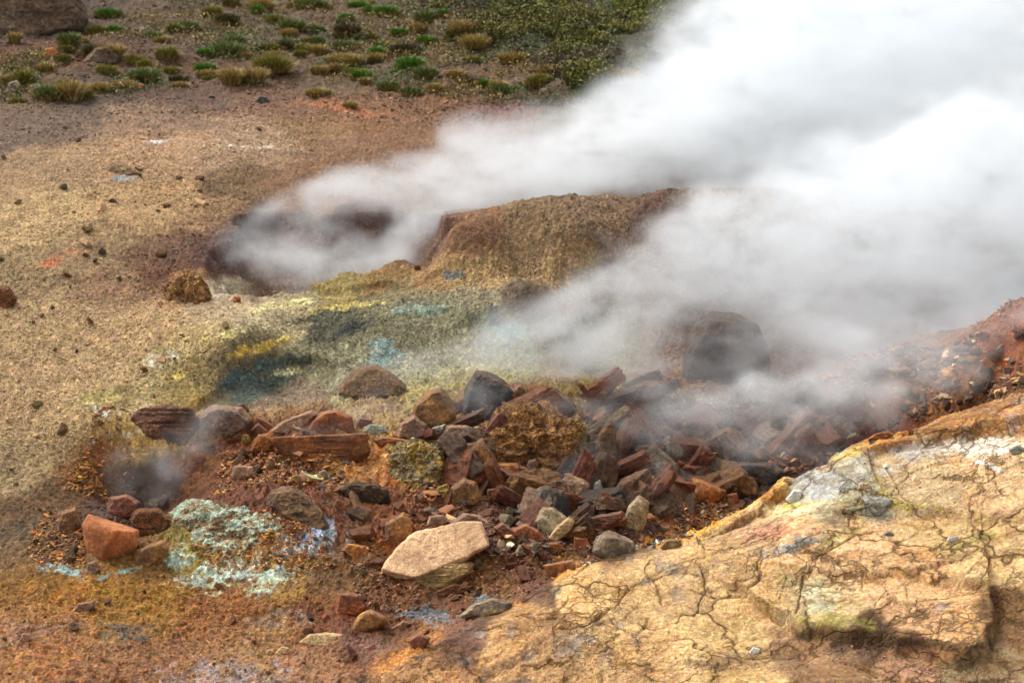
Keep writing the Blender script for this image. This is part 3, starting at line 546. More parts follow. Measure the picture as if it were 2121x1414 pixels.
ST = (150, 98, 40)
M = {
 'darkbrown': rock_mat('wet_dark_brown_rock', (56, 36, 24), (98, 62, 36), (160, 108, 58), .8, cover=.22, bump=.9),
 'brown': rock_mat('brown_rock', (106, 72, 38), (160, 110, 52), (204, 140, 48), .5, cover=.28, bump=.9),
 'redbrown': rock_mat('red_brown_rock', (104, 50, 24), (158, 86, 38), (204, 128, 50), .7, cover=.26, bump=.9),
 'maroon': rock_mat('wet_maroon_rock', (92, 44, 32), (140, 76, 48), (184, 116, 68), .9, cover=.24, bump=.8),
 'purple': rock_mat('purple_grey_rock', (110, 80, 60), (156, 120, 92), (192, 160, 124), .65, cover=.3, bump=.9),
 'blockred': rock_mat('dark_red_block', (74, 44, 30), (110, 68, 44), (150, 108, 84), .35, strata=.5, cover=.25, bump=1.0),
 'orange': rock_mat('orange_clay_stone', (164, 96, 50), (186, 116, 66), (200, 148, 98), .05, speck=.12, bump=.45, cover=.2, dust=.12),
 'crumbly': rock_mat('crumbling_orange_rock', (140, 84, 42), (172, 108, 56), (98, 66, 36), .1, bump=1.2, scale=1.6),
 'tan': rock_mat('smooth_tan_stone', (200, 156, 114), (210, 172, 130), (176, 128, 84), .1, speck=.14, bump=.3, cover=.3, dust=.12),
 'straw': rock_mat('straw_layered_stone', (150, 120, 70), (194, 160, 104), None, .1, strata=1.0, bump=1.0),
 'cream': rock_mat('cream_stone', (192, 158, 108), (218, 188, 136), (156, 112, 62), .15, speck=.25, bump=.7, cover=.34, dust=.12),
 'rust': rock_mat('rust_layered_rock', (128, 64, 18), (186, 108, 32), (214, 152, 66), .6, strata=.9, bump=1.1, cover=.28),
 'plank': rock_mat('rust_red_layered_slab', (118, 62, 26), (160, 94, 38), (160, 114, 90), .35, strata=1.0, bump=1.1, cover=.16),
 'amber': rock_mat('amber_wet_stone', (122, 66, 32), (176, 104, 34), (220, 160, 48), .7, cover=.3, bump=.8),
 'black': rock_mat('porous_dark_grey_rock', (52, 50, 46), (82, 78, 72), (128, 116, 104), .6, bump=1.2, scale=1.8, cover=.25),
 'grey': rock_mat('grey_brown_rock', (104, 90, 72), (142, 126, 104), (176, 146, 96), .3, cover=.3, bump=.9),
 'greytan': rock_mat('grey_tan_rock', (128, 112, 84), (166, 148, 114), (192, 182, 158), .2, cover=.3, bump=.9),
 'greygreen': rock_mat('grey_green_stone', (128, 134, 116), (154, 160, 140), None, .2, speck=.2),
 'white': rock_mat('white_stone', (214, 208, 196), (232, 228, 218), None, .05, speck=.12, bump=.5, dust=.12),
 'pale': rock_mat('pale_grey_stone', (156, 152, 136), (196, 194, 178), (112, 114, 100), .2, strata=.3, cover=.4, bump=.9, dust=.12),
 'ochre': rock_mat('ochre_crumbly_crust', (120, 76, 30), (170, 116, 50), (206, 164, 98), .25, bump=1.3, scale=1.5, speck=.7, cover=.32),
 'sulphur': rock_mat('sulphur_grey_crust', (124, 112, 78), (164, 154, 116), (186, 148, 58), .2, bump=1.3, scale=1.4, speck=.7, cover=.42),
 'teal': rock_mat('teal_mineral_crust', (150, 108, 56), (196, 168, 112), (206, 238, 214), .15, bump=1.1, scale=2.4, speck=.4, cover=.42, dust=.2),
 'striated': rock_mat('brown_striated_rock', (90, 66, 42), (130, 98, 64), None, .25, strata=.55, bump=1.2),
 'lump': rock_mat('dark_rough_clod', (60, 44, 26), (92, 68, 42), (120, 94, 62), .15, bump=1.4, scale=2.2, speck=.7, cover=.3),
 'steamed': rock_mat('steamed_brown_boulder', (66, 50, 40), (92, 72, 58), None, .5, bump=.8, dust=.2),
 'moundy': rock_mat('soil_covered_boulder', (98, 78, 58), (134, 108, 80), (156, 136, 102), .1, bump=1.1, scale=1.6, speck=.5, cover=.35),
 'pinkish': rock_mat('pink_brown_stone', (142, 104, 82), (174, 134, 104), None, .35, strata=.3, bump=.8),
 'farbrown': rock_mat('weathered_brown_boulder', (84, 66, 48), (118, 96, 72), (136, 124, 108), .1, bump=1.3, cover=.3),
}

# ------------------------------------------------------------------ the ground, one sheet to the horizon
def build_ground():
    t_in = np.linspace(-.318, .318, 1340)
    t_l = -.318 - np.geomspace(.0015, .9, 110)[::-1]; t_r = .318 + np.geomspace(.0015, .9, 110)
    th = np.concatenate([t_l, t_in, t_r])
    r_in = 1 / np.linspace(1 / 7.15, 1 / 24.5, 1100)
    # closer rows where the steaming pits lie
    r_n = np.linspace(3.0, 7.13, 70); r_f = 24.5 + np.geomspace(.05, 380, 80)
    rr = np.concatenate([r_n, r_in, r_f])
    nt_, nr = len(th), len(rr)
    TH, RR = np.meshgrid(th, rr)
    X = (RR * np.sin(TH)).ravel(); Y = (RR * np.cos(TH)).ravel()
    Zb = base(X, Y)
    dz, (sh, rub, heath, upper, rear, ck, cid, peb, wid) = detail(X, Y, True)
    Z = Zb + dz
    c = soil_colour(X, Y, Z)
    # dirt lies in the joints of the shelf, mixed stones in the rubble
    z0 = np.zeros_like(X)
    dirt = (np.clip(ck * sh, 0, 1) * .68)[:, None]
    c = c * (1 - dirt) + lin((88, 62, 30)) * dirt
    rust = (sst(.1, .6, fbm(X, Y, Z, 5, 4, 90)) * sh * .45)[:, None]
    c = c * (1 - rust) + c * np.array([.80, .66, .42]) * rust
    pit = sst(.42, .6, vnoise(X * 13, Y * 9, z0, 88)) * sst(0, .3, vnoise(X * 1.7, Y * 1.7, z0, 89)) * sh * .55
    c = c * (1 - pit[:, None]) + lin((128, 116, 108)) * pit[:, None]
    st = (sst(.0, .5, fbm(X + Y * .5, Y * 4 - X * .8, z0, 4, 4, 86)) * sh * .5)[:, None]
    c = c * (1 - st) + c * np.array([.62, .52, .40]) * st
    hv = sst(-.2, .35, fbm(X, Y, z0, 1.6, 4, 87)) * heath * .45
    c = c * (1 - hv[:, None]) + lin((58, 58, 16)) * hv[:, None]
    wet = np.clip(rub * .45 + sst(8.9, 8.3, Y) * (1 - sh) * .8 + rear * .3, 0, 1)
    idx = (np.arange(nr - 1)[:, None] * nt_ + np.arange(nt_ - 1)[None, :]).ravel()
    F = np.stack([idx, idx + 1, idx + 1 + nt_, idx + nt_], -1)
    fs = sh[F].mean(1) > .5
    V = np.stack([X, Y, Z], -1)
    gm = ground_mat('gravelly_soil', .38, .7, 44)
    sm = ground_mat('cracked_tan_rock', .2, .75, 60, True)
    for nm, sel, mat in (('ground', ~fs, gm), ('rock_shelf', fs, sm)):
        f = F[sel]; used, inv = np.unique(f.ravel(), return_inverse=True)
        me = bpy.data.meshes.new(nm)
        me.vertices.add(len(used)); me.vertices.foreach_set('co', V[used].astype(np.float32).ravel())
        me.loops.add(len(inv)); me.loops.foreach_set('vertex_index', inv.astype(np.int32))
        me.polygons.add(len(f)); me.polygons.foreach_set('loop_start', np.arange(len(f), dtype=np.int32) * 4)
        me.polygons.foreach_set('use_smooth', np.ones(len(f), bool))
        me.update(calc_edges=True)
        a = me.attributes.new('soil', 'FLOAT_COLOR', 'POINT')
        a.data.foreach_set('color', np.c_[np.clip(c[used], 0.005, .9), np.ones(len(used))].astype(np.float32).ravel())
        a = me.attributes.new('wet', 'FLOAT', 'POINT'); a.data.foreach_set('value', wet[used].astype(np.float32))
        me.materials.append(mat)
        o = bpy.data.objects.new(nm, me); COL.objects.link(o); o['kind'] = 'structure'
        o['label'] = {'ground': 'brown and ochre geothermal soil with hollows and mounds', 'rock_shelf': 'cracked tan rock shelf sloping up in front of the steaming pit'}[nm]
build_ground()

# ------------------------------------------------------------------ rocks
_ico = {}
def ico(level):
    if level not in _ico:
        bm = bmesh.new(); bmesh.ops.create_icosphere(bm, subdivisions=level, radius=1)
        v = np.array([q.co[:] for q in bm.verts]); f = np.array([[q.index for q in t.verts] for t in bm.faces]); bm.free()
        _ico[level] = (v, f)
    return _ico[level]

def mesh_from(name, v, f, mat, smooth=False):
    me = bpy.data.meshes.new(name)
    me.vertices.add(len(v)); me.vertices.foreach_set('co', np.asarray(v, np.float32).ravel())
    n = f.shape[1]
    me.loops.add(f.size); me.loops.foreach_set('vertex_index', f.astype(np.int32).ravel())
    me.polygons.add(len(f)); me.polygons.foreach_set('loop_start', np.arange(len(f), dtype=np.int32) * n)
    me.polygons.foreach_set('use_smooth', np.full(len(f), smooth)); me.update(calc_edges=True)
    if mat: me.materials.append(mat)
    return me

def carve(normals, dist, size, level, seed, rough=.05, p=22, strata=0, lumps=0):
    """a stone bounded by planes, edges worn round, surface broken up by noise; size = rough half extents"""
    d, f = ico(level)
    d = d * size; d = d / np.linalg.norm(d, axis=1)[:, None]
    k = np.clip(d @ normals.T, 1e-4, None) / dist[None, :]
    mx = k.max(1)
    r = 1 / (mx * ((k / mx[:, None]) ** p).sum(1) ** (1 / p))
    v = d * r[:, None]
    s = float(np.mean(size)); q = v / s
    n = fbm(q[:, 0], q[:, 1], q[:, 2], 1.3, 6, seed, gain=.6) * rough * 1.3 + fbm(q[:, 0], q[:, 1], q[:, 2], 3.5, 4, seed + 5, True) * rough * .6
    if lumps: n = n + 2.4 * lumps * (fbm(q[:, 0], q[:, 1], q[:, 2], 3.2, 5, seed + 9, True, .6))
    if strata:
        w = v[:, 2] / s * 5 * (1 + strata) + .8 * fbm(q[:, 0], q[:, 1], q[:, 2], 1.5, 3, seed + 11)
        n = n + strata * .10 * (vnoise(w, 0 * w + seed, .6 * q[:, 0], seed + 3) + .6 * vnoise(w * 2.7, 0 * w, q[:, 0], seed + 4))
    return v + d * (n * s)[:, None], f

def hull_planes(P):
    bm = bmesh.new()
    for p in P: bm.verts.new(p)
    bmesh.ops.convex_hull(bm, input=bm.verts[:])
    bmesh.ops.recalc_face_normals(bm, faces=bm.faces[:])
    nn, dd = [], []
    for fc in bm.faces:
        n = np.array(fc.normal[:]); 
        if np.linalg.norm(n) < .5: continue
        q = float(n @ np.array(fc.verts[0].co[:]))
        if q < 0: n, q = -n, -q
        if any(n @ m > .985 for m in nn): continue
        nn.append(n); dd.append(max(q, 1e-3))
    bm.free()
    return np.array(nn), np.array(dd)

def tag(o, label=None, cat=None, group=None, kind=None):
    if label: o['label'] = label
    if cat: o['category'] = cat
    if group: o['group'] = group
    if kind: o['kind'] = kind

def key_rock(name, label, cat, outline, mat, fronts=(), thick=.75, lean=.35, fwd=0, level=5, rough=.085, p=60, strata=0, lumps=0, sink=.12, y=None, face=.78):
    P = np.array(outline, float)
    cx, cy = P.mean(0); lo = P[P[:, 1].argmax()]
    wpx = np.ptp(P[:, 0]); hpx = np.ptp(P[:, 1])
    if y is None:
        g = hit(float(np.clip(cx * .6 + lo[0] * .4, -40, 2160)), float(lo[1]) - .08 * hpx); y0 = g[1]
    else: y0 = y
    y0 -= fwd
    s = (y0 / CP) / FPX
    T = thick * min(wpx, hpx * 1.8) * s
    pts = []
    for a, b in P:
        back = (lo[1] - b) * s * lean
        pts.append(at_y(a, b, y0 + T * .42 + back))
        f = face
        pts.append(at_y(cx + (a - cx) * f, cy + (b - cy) * f, y0 + T * .08 + back * f))
        pts.append(at_y(cx + (a - cx) * .72, cy + (b - cy) * .78, y0 + T + back))
    for a, b, d in fronts:
        back = (lo[1] - b) * s * lean
        pts.append(at_y(a, b, y0 + T * .08 + back - d * T))
    low = [at_y(a, b, y0 + T * .4) for a, b in P if b > cy]
    for q in low: q = q.copy(); q[2] -= sink * hpx * s; pts.append(q)
    pts = np.array(pts)
    c = (pts.max(0) + pts.min(0)) / 2
    nn, dd = hull_planes([tuple(q - c) for q in pts])
    half = np.ptp(pts, axis=0) / 2
    v, f = carve(nn, dd, half, level, abs(hash_s(label)) % 9973, rough, p, strata, lumps)
    bot = pts[:, 2].min()
    org = np.array([c[0], c[1], bot])
    v = v + c - org
    me = mesh_from(name, v, f, M[mat])
    o = bpy.data.objects.new(name, me); o.location = org; COL.objects.link(o)
    tag(o, label, cat)
    return o
def hash_s(s):
    h = 7
    for ch in s: h = (h * 131 + ord(ch)) & 0x7fffffff
    return h

ROCKS = [
 ('boulder', 'smooth orange wedge-shaped boulder at the lower lip of the small smoking hollow', 'boulder', [(167, 1087), (182, 1062), (245, 1084), (290, 1097), (286, 1122), (240, 1165), (206, 1170), (176, 1122)], 'orange', dict(fronts=[(240, 1098, .55), (208, 1160, .1)], p=34, rough=.02, thick=.8, level=6)),
 ('block', 'oblong brown block leaning between the orange boulder and the teal crusted mound', 'rock', [(273, 1162), (285, 1137), (338, 1117), (352, 1133), (346, 1150), (302, 1180), (284, 1178)], 'brown', dict(p=26)),
 ('rock', 'crumbling orange rock just behind the smooth orange boulder', 'rock', [(270, 1075), (285, 1056), (325, 1052), (352, 1075), (348, 1112), (292, 1114)], 'crumbly', dict(lumps=.05, rough=.08)),
 ('block', 'dark red square-faced block on the rim above the small smoking hollow', 'rock', [(264, 930), (266, 872), (278, 856), (345, 842), (402, 850), (412, 882), (388, 925), (320, 932)], 'blockred', dict(fronts=[(320, 885, .1)], p=50, strata=.3, level=6, rough=.07, thick=.9, face=.96)),
 ('boulder', 'purple-grey weathered boulder beside the dark red block', 'boulder', [(396, 896), (412, 858), (445, 838), (500, 845), (521, 870), (512, 892), (470, 912), (420, 914)], 'purple', dict(rough=.1, level=6)),
 ('stone', 'small dark stone resting on top of the purple-grey boulder', 'stone', [(484, 850), (490, 838), (506, 834), (516, 848), (510, 858)], 'darkbrown', {}),
 ('rock', 'low reddish wedge of rock behind the purple-grey boulder', 'rock', [(520, 882), (530, 860), (556, 874), (572, 886), (545, 896)], 'redbrown', {}),
 ('stone', 'tilted purple-red slab fragment between the purple-grey boulder and the long plank-like slab', 'stone', [(520, 886), (536, 875), (556, 894), (546, 905), (530, 900)], 'maroon', {}),
 ('stone', 'pale sulphur-yellow chunk beside the end of the long plank-like slab', 'stone', [(499, 915), (502, 900), (515, 899), (519, 910), (508, 922)], 'sulphur', {}),
 ('boulder', 'domed red-brown boulder right behind the long plank-like slab', 'boulder', [(622, 904), (642, 872), (668, 851), (700, 847), (728, 862), (738, 902)], 'redbrown', dict(rough=.06)),
 ('slab', 'sloping pale orange slab leaning on the domed red-brown boulder', 'slab', [(553, 897), (585, 872), (650, 848), (662, 856), (625, 887), (590, 900)], 'pinkish', dict(thick=.5)),
 ('slab', 'long rust-red layered slab lying flat like a plank', 'slab', [(556, 905), (600, 903), (768, 905), (769, 938), (740, 952), (690, 960), (612, 956), (588, 935), (565, 925)], 'plank', dict(p=24, strata=.45, level=6, thick=.5, rough=.04, face=.92)),
 ('stone', 'crumbling rust chunk at the broken left end of the plank-like slab', 'stone', [(520, 930), (535, 902), (556, 898), (572, 912), (562, 932), (538, 938)], 'rust', dict(lumps=.06)),
 ('flake', 'thin rust flake lying past the end of the plank-like slab', 'stone', [(770, 910), (800, 904), (846, 911), (858, 920), (810, 921), (780, 919)], 'rust', dict(strata=.4)),
 ('stone', 'pale grey-green stone behind the middle of the plank-like slab', 'stone', [(750, 893), (765, 878), (795, 880), (805, 892), (780, 903)], 'greygreen', {}),
 ('stone', 'rust-red splinter beside the domed red-brown boulder', 'stone', [(736, 880), (745, 864), (772, 868), (768, 882), (748, 888)], 'maroon', {}),
 ('boulder', 'brown boulder with a mossy crest at the head of the rubble', 'boulder', [(848, 862), (862, 832), (892, 806), (914, 803), (932, 824), (946, 852), (934, 882), (892, 892), (860, 884)], 'brown', dict(rough=.08, level=6)),
 ('boulder', 'large dark grey pyramid-shaped boulder half veiled by steam', 'boulder', [(956, 848), (966, 800), (986, 767), (1006, 767), (1042, 785), (1064, 810), (1056, 842), (1020, 872), (975, 868)], 'black', dict(fronts=[(1022, 800, .15)], rough=.06, level=6)),
 ('rock', 'peaked brown rock just right of the large pyramid-shaped boulder', 'rock', [(1046, 848), (1060, 810), (1078, 792), (1096, 810), (1104, 834), (1080, 854)], 'brown', dict(p=20)),
 ('boulder', 'dark wet hump-backed boulder beneath the stick-like splinter', 'boulder', [(1096, 832), (1108, 804), (1146, 802), (1185, 828), (1198, 850), (1186, 874), (1150, 868), (1114, 848)], 'darkbrown', dict(rough=.07, level=6)),
 ('splinter', 'stick-like dark splinter of rock poking up at a slant', 'rock', [(1216, 838), (1258, 796), (1271, 792), (1275, 801), (1238, 842), (1224, 852)], 'darkbrown', dict(thick=1.0, strata=.3)),
 ('boulder', 'long black-brown glistening boulder sloping up into the steam', 'boulder', [(1218, 858), (1280, 820), (1330, 789), (1370, 784), (1388, 796), (1376, 817), (1332, 852), (1290, 884), (1236, 886)], 'darkbrown', dict(rough=.09, level=6, thick=.9)),
 ('stone', 'flat-topped red-brown stone behind the long glistening boulder', 'stone', [(1310, 786), (1320, 770), (1362, 765), (1392, 782), (1388, 800), (1340, 802)], 'redbrown', {}),
 ('boulder', 'smooth orange-brown boulder below the mossy crested one', 'boulder', [(818, 908), (828, 876), (858, 860), (884, 878), (888, 902), (860, 914)], 'pinkish', {}),
 ('stone', 'small whitish stone wedged in front of a round brown boulder', 'stone', [(884, 906), (898, 884), (924, 877), (918, 894), (896, 914)], 'pale', {}),
 ('boulder', 'round brown boulder in the middle of the upper rubble', 'boulder', [(902, 914), (926, 880), (968, 880), (994, 892), (988, 912), (942, 934), (914, 930)], 'purple', {}),
 ('rock', 'small dark blue-grey rock below the large pyramid-shaped boulder', 'rock', [(962, 884), (978, 850), (994, 854), (1000, 878), (984, 892)], 'black', {}),
 ('boulder', 'ochre-brown boulder above the orange layered slab', 'boulder', [(904, 984), (938, 944), (962, 912), (996, 908), (1026, 934), (1032, 962), (1000, 978), (950, 988)], 'brown', dict(rough=.08, level=6, fronts=[(985, 940, .15)])),
 ('rock', 'pink and cream two-toned rock above the orange layered slab', 'rock', [(1044, 942), (1062, 908), (1090, 898), (1112, 912), (1108, 932), (1086, 958), (1054, 958)], 'cream', dict(p=20, rough=.06)),
 ('slab', 'jagged orange layered slab bridging the dark boulders', 'slab', [(902, 985), (970, 970), (1010, 958), (1070, 958), (1096, 970), (1112, 992), (1070, 998), (1000, 1002), (950, 1000)], 'rust', dict(strata=.6, rough=.1, level=6, thick=.5)),
 ('boulder', 'dark brown boulder under the right end of the orange layered slab', 'boulder', [(1038, 1014), (1060, 985), (1090, 972), (1110, 994), (1120, 1032), (1082, 1048), (1044, 1042)], 'redbrown', dict(rough=.08)),
 ('boulder', 'domed olive-brown boulder under the left end of the orange layered slab', 'boulder', [(918, 1048), (934, 1010), (962, 990), (984, 998), (1002, 1030), (996, 1048), (960, 1054)], 'brown', {}),
 ('stone', 'small brown stone between the two boulders under the orange layered slab', 'stone', [(1006, 1036), (1012, 1012), (1032, 1008), (1042, 1030), (1030, 1042)], 'redbrown', {}),
 ('stone', 'narrow stone with a yellow-green sulphur streak left of the domed olive-brown boulder', 'stone', [(896, 1034), (906, 1008), (928, 1000), (932, 1014), (914, 1038)], 'sulphur', {}),
 ('slab', 'large smooth tan slab lying tilted at the foot of the rubble', 'slab', [(790, 1178), (800, 1160), (850, 1110), (872, 1098), (960, 1079), (996, 1080), (1008, 1112), (1012, 1132), (925, 1168), (884, 1182), (866, 1196), (820, 1188)], 'tan', dict(p=50, rough=.06, level=6, thick=.55, lean=1.0, face=.97, fwd=.14)),
 ('slab', 'long straw-coloured layered slab in front of the large tan slab', 'slab', [(838, 1208), (870, 1186), (940, 1160), (982, 1164), (978, 1186), (926, 1212), (870, 1224)], 'straw', dict(strata=.5, level=6, thick=.6, lean=.6)),
 ('stone', 'knobbly rust-orange stone below the straw-coloured layered slab', 'stone', [(894, 1228), (938, 1209), (980, 1212), (978, 1222), (930, 1232), (900, 1238)], 'crumbly', dict(lumps=.06)),
 ('rock', 'mottled grey-tan rock leaning on the pale cream slab', 'rock', [(1105, 1078), (1124, 1048), (1146, 1050), (1172, 1070), (1182, 1092), (1152, 1114), (1124, 1112)], 'greytan', dict(rough=.07)),
 ('slab', 'pale cream tilted slab at the centre of the lower rubble', 'slab', [(1126, 1124), (1158, 1086), (1180, 1068), (1192, 1080), (1186, 1096), (1160, 1114), (1140, 1130)], 'cream', dict(strata=.3, p=24)),
 ('slab', 'curved glossy maroon slab right of the pale cream slab', 'slab', [(1197, 1098), (1204, 1079), (1250, 1065), (1290, 1058), (1296, 1074), (1252, 1096), (1212, 1104)], 'maroon', dict(strata=.4)),
 ('rock', 'upright grey-white streaked rock standing next to the maroon slab', 'rock', [(1286, 1098), (1300, 1050), (1324, 1024), (1346, 1040), (1340, 1072), (1320, 1106)], 'greytan', dict(rough=.07, p=20)),
 ('rock', 'angular grey-brown rock at the edge of the tan shelf with a yellow stain', 'rock', [(1226, 1138), (1236, 1110), (1262, 1098), (1312, 1120), (1318, 1148), (1282, 1158), (1250, 1158)], 'grey', dict(fronts=[(1262, 1112, .3)], p=26)),
 ('splinter', 'pale upright splinter of stone standing in the rubble', 'stone', [(1227, 1042), (1230, 1000), (1243, 989), (1249, 1014), (1244, 1046)], 'pale', dict(p=26)),
 ('stone', 'flat grey-green stone below the pale upright splinter', 'stone', [(1236, 1066), (1240, 1044), (1262, 1039), (1266, 1060), (1246, 1074)], 'greygreen', dict(p=30)),
 ('rock', 'triangular reddish-brown rock left of the pale upright splinter', 'rock', [(1156, 1036), (1172, 980), (1200, 988), (1226, 1000), (1216, 1038), (1188, 1052)], 'purple', dict(fronts=[(1185, 1000, .2)], p=22)),
 ('stone', 'bright amber wet stone at the edge of the tan shelf', 'stone', [(1124, 1172), (1150, 1165), (1185, 1159), (1196, 1174), (1182, 1196), (1140, 1198)], 'amber', dict(p=24)),
 ('stone', 'small yellow and black stone below the pale cream slab', 'stone', [(1124, 1146), (1132, 1124), (1160, 1122), (1172, 1138), (1150, 1152)], 'amber', {}),
 ('rock', 'ridged glossy maroon rock right of the large tan slab', 'rock', [(1022, 1092), (1040, 1080), (1076, 1108), (1072, 1128), (1044, 1116)], 'maroon', dict(strata=.4)),
 ('rock', 'rust-stained grey rock between the maroon ridge and the grey-tan rock', 'rock', [(1052, 1098), (1090, 1084), (1118, 1098), (1128, 1122), (1092, 1128), (1068, 1124)], 'redbrown', {}),
 ('rock', 'low purple rock hugging the back edge of the large tan slab', 'rock', [(930, 1084), (962, 1062), (990, 1066), (1024, 1088), (1016, 1100), (980, 1092)], 'purple', {}),
 ('stone', 'olive and grey stone against the lower rubble below the maroon ridge', 'stone', [(1064, 1146), (1076, 1126), (1118, 1128), (1124, 1142), (1090, 1152)], 'greytan', {}),
 ('boulder', 'black porous boulder filling the gap beside the tan shelf', 'boulder', [(1474, 992), (1490, 966), (1560, 957), (1602, 958), (1628, 975), (1616, 1002), (1590, 1022), (1520, 1024), (1484, 1012)], 'black', dict(rough=.07, level=6, lumps=.02)),
 ('stone', 'fiery orange and olive wedge of stone in front of the black porous boulder', 'stone', [(1421, 1042), (1436, 990), (1456, 994), (1502, 1015), (1492, 1036), (1464, 1048)], 'amber', dict(fronts=[(1440, 1025, .3)], p=32)),
 ('stone', 'small round red stone beneath the black porous boulder', 'stone', [(1503, 1042), (1504, 1024), (1526, 1020), (1532, 1036), (1520, 1048)], 'redbrown', {}),
 ('rock', 'glossy purple slab-sided rock left of the black porous boulder', 'rock', [(1400, 1000), (1408, 966), (1450, 958), (1482, 974), (1474, 1002), (1440, 1012)], 'maroon', dict(p=24)),
 ('boulder', 'dark grey pointed boulder standing in steam at the foot of the rubble ridge', 'boulder', [(1628, 838), (1640, 802), (1664, 787), (1690, 794), (1706, 816), (1720, 856), (1700, 880), (1650, 872)], 'black', dict(fronts=[(1684, 812, .2)], level=6, p=20)),
 ('boulder', 'biggest boulder, smooth brown and round-topped, half lost in thick steam', 'boulder', [(1412, 765), (1420, 712), (1446, 665), (1474, 645), (1520, 648), (1566, 672), (1590, 720), (1596, 770)], 'steamed', dict(rough=.06, level=6, y=11.95, thick=.5, p=70, sink=.5, lean=.5, fronts=[(1462, 690, .3)])),
 ('boulder', 'low soil-covered boulder at the foot of the yellow slope', 'boulder', [(686, 818), (714, 786), (745, 760), (780, 755), (810, 770), (842, 798), (832, 824), (760, 832)], 'moundy', dict(rough=.05, lean=.8)),
 ('slab', 'upright brown slab standing below the long glistening boulder', 'slab', [(1228, 965), (1238, 902), (1264, 864), (1276, 880), (1272, 912), (1278, 952), (1256, 988)], 'striated', dict(p=20)),
 ('slab', 'long dark rib of rock slanting down through the steaming rubble', 'slab', [(1278, 905), (1296, 900), (1340, 925), (1424, 962), (1410, 976), (1350, 958), (1300, 940)], 'redbrown', dict(strata=.4)),
 ('stone', 'green-white faceted stone sitting on the tan shelf', 'stone', [(1783, 1032), (1790, 1023), (1850, 1033), (1853, 1045), (1836, 1060), (1822, 1076), (1803, 1060)], 'pale', dict(fronts=[(1815, 1045, .3)], p=30)),
 ('pebble', 'cream oval pebble behind the green-white faceted stone', 'pebble', [(1775, 1010), (1780, 1000), (1799, 998), (1804, 1009), (1790, 1017)], 'cream', dict(p=8)),
 ('stone', 'bright white chunk at the crusty edge of the tan shelf', 'stone', [(1627, 1032), (1645, 1013), (1661, 1015), (1658, 1035), (1640, 1044)], 'white', dict(p=24)),
 ('stone', 'white-grey stone beside the white crust high on the tan shelf', 'stone', [(2089, 930), (2108, 921), (2124, 928), (2114, 943), (2096, 939)], 'pale', {}),
 ('pebble', 'white pebble alone near the lower edge of the cracked plates', 'pebble', [(1551, 1351), (1560, 1339), (1575, 1343), (1571, 1353), (1556, 1356)], 'white', dict(p=14)),
 ('pebble', 'ribbed white pebble on the bare tan shelf', 'pebble', [(1961, 1118), (1965, 1111), (1985, 1111), (1986, 1120), (1967, 1122)], 'white', {}),
 ('pebble', 'pinkish-white pebble in mid shelf below the green-white stone', 'pebble', [(1829, 1106), (1842, 1099), (1852, 1105), (1842, 1112)], 'pale', {}),
 ('stone', 'straw-coloured rounded stone on the tip of the dark gravel heap', 'stone', [(1367, 1131), (1380, 1116), (1410, 1117), (1416, 1128), (1396, 1139), (1373, 1138)], 'straw', {}),
 ('slab', 'pale yellow flat slab lying in the wet mud near the bottom', 'slab', [(617, 1326), (640, 1312), (720, 1309), (729, 1318), (716, 1336), (650, 1342), (625, 1336)], 'cream', dict(p=26, lean=.9)),
 ('stone', 'larger of two cream stones in the mud beside the pale yellow slab', 'stone', [(569, 1352), (584, 1337), (598, 1341), (597, 1352), (577, 1357)], 'cream', {}),
 ('stone', 'smaller of two cream stones in the mud beside the pale yellow slab', 'stone', [(551, 1352), (557, 1344), (567, 1347), (564, 1356)], 'cream', {}),
 ('rock', 'smooth brown tapering rock above the pale yellow slab', 'rock', [(718, 1310), (744, 1270), (768, 1259), (802, 1275), (806, 1287), (770, 1303), (735, 1316)], 'brown', dict(p=12, rough=.03)),
 ('rock', 'rust-red flat-sided rock above the smooth tapering one', 'rock', [(690, 1278), (698, 1226), (748, 1228), (758, 1256), (742, 1278)], 'redbrown', dict(p=30)),
 ('stone', 'pinkish flat stone in the mud right of the smooth tapering rock', 'stone', [(808, 1302), (836, 1285), (852, 1290), (838, 1306)], 'pinkish', {}),
 ('stone', 'wet maroon angular stone low down in the mud', 'stone', [(843, 1326), (868, 1310), (892, 1320), (878, 1346), (855, 1342)], 'maroon', dict(p=26)),
 ('rock', 'low grey-brown rock between the mud and the tan shelf', 'rock', [(952, 1274), (980, 1250), (1020, 1237), (1062, 1246), (1052, 1268), (1000, 1280)], 'grey', dict(rough=.06)),
 ('boulder', 'brown striated dome above the teal crusted mound', 'boulder', [(545, 1044), (560, 1014), (600, 1006), (640, 1028), (672, 1058), (688, 1090), (682, 1106), (640, 1104), (596, 1066)], 'striated', dict(strata=.25, level=6, lean=.8)),
 ('clod', 'dark rough flat-topped clod on the ochre slope', 'clod', [(698, 1014), (716, 1000), (780, 1002), (802, 1014), (807, 1032), (790, 1044), (730, 1046)], 'lump', dict(lumps=.05)),
 ('stone', 'rounded grey-brown cobble below the plank-like slab', 'stone', [(653, 990), (662, 974), (676, 972), (681, 985), (668, 1000)], 'grey', dict(p=10)),
 ('stone', 'darker rounded cobble next to the grey-brown one below the plank-like slab', 'stone', [(603, 992), (610, 980), (622, 984), (630, 1000), (616, 1007)], 'brown', dict(p=10)),
 ('block', 'small pinkish block on the orange gravel left of the plank-like slab', 'rock', [(479, 986), (485, 964), (525, 964), (526, 982), (492, 996)], 'pinkish', dict(p=24)),
 ('rock', 'purple wet rock down inside the small smoking hollow', 'rock', [(218, 1064), (228, 1030), (262, 1022), (290, 1040), (286, 1068), (250, 1078)], 'maroon', dict(rough=.08)),
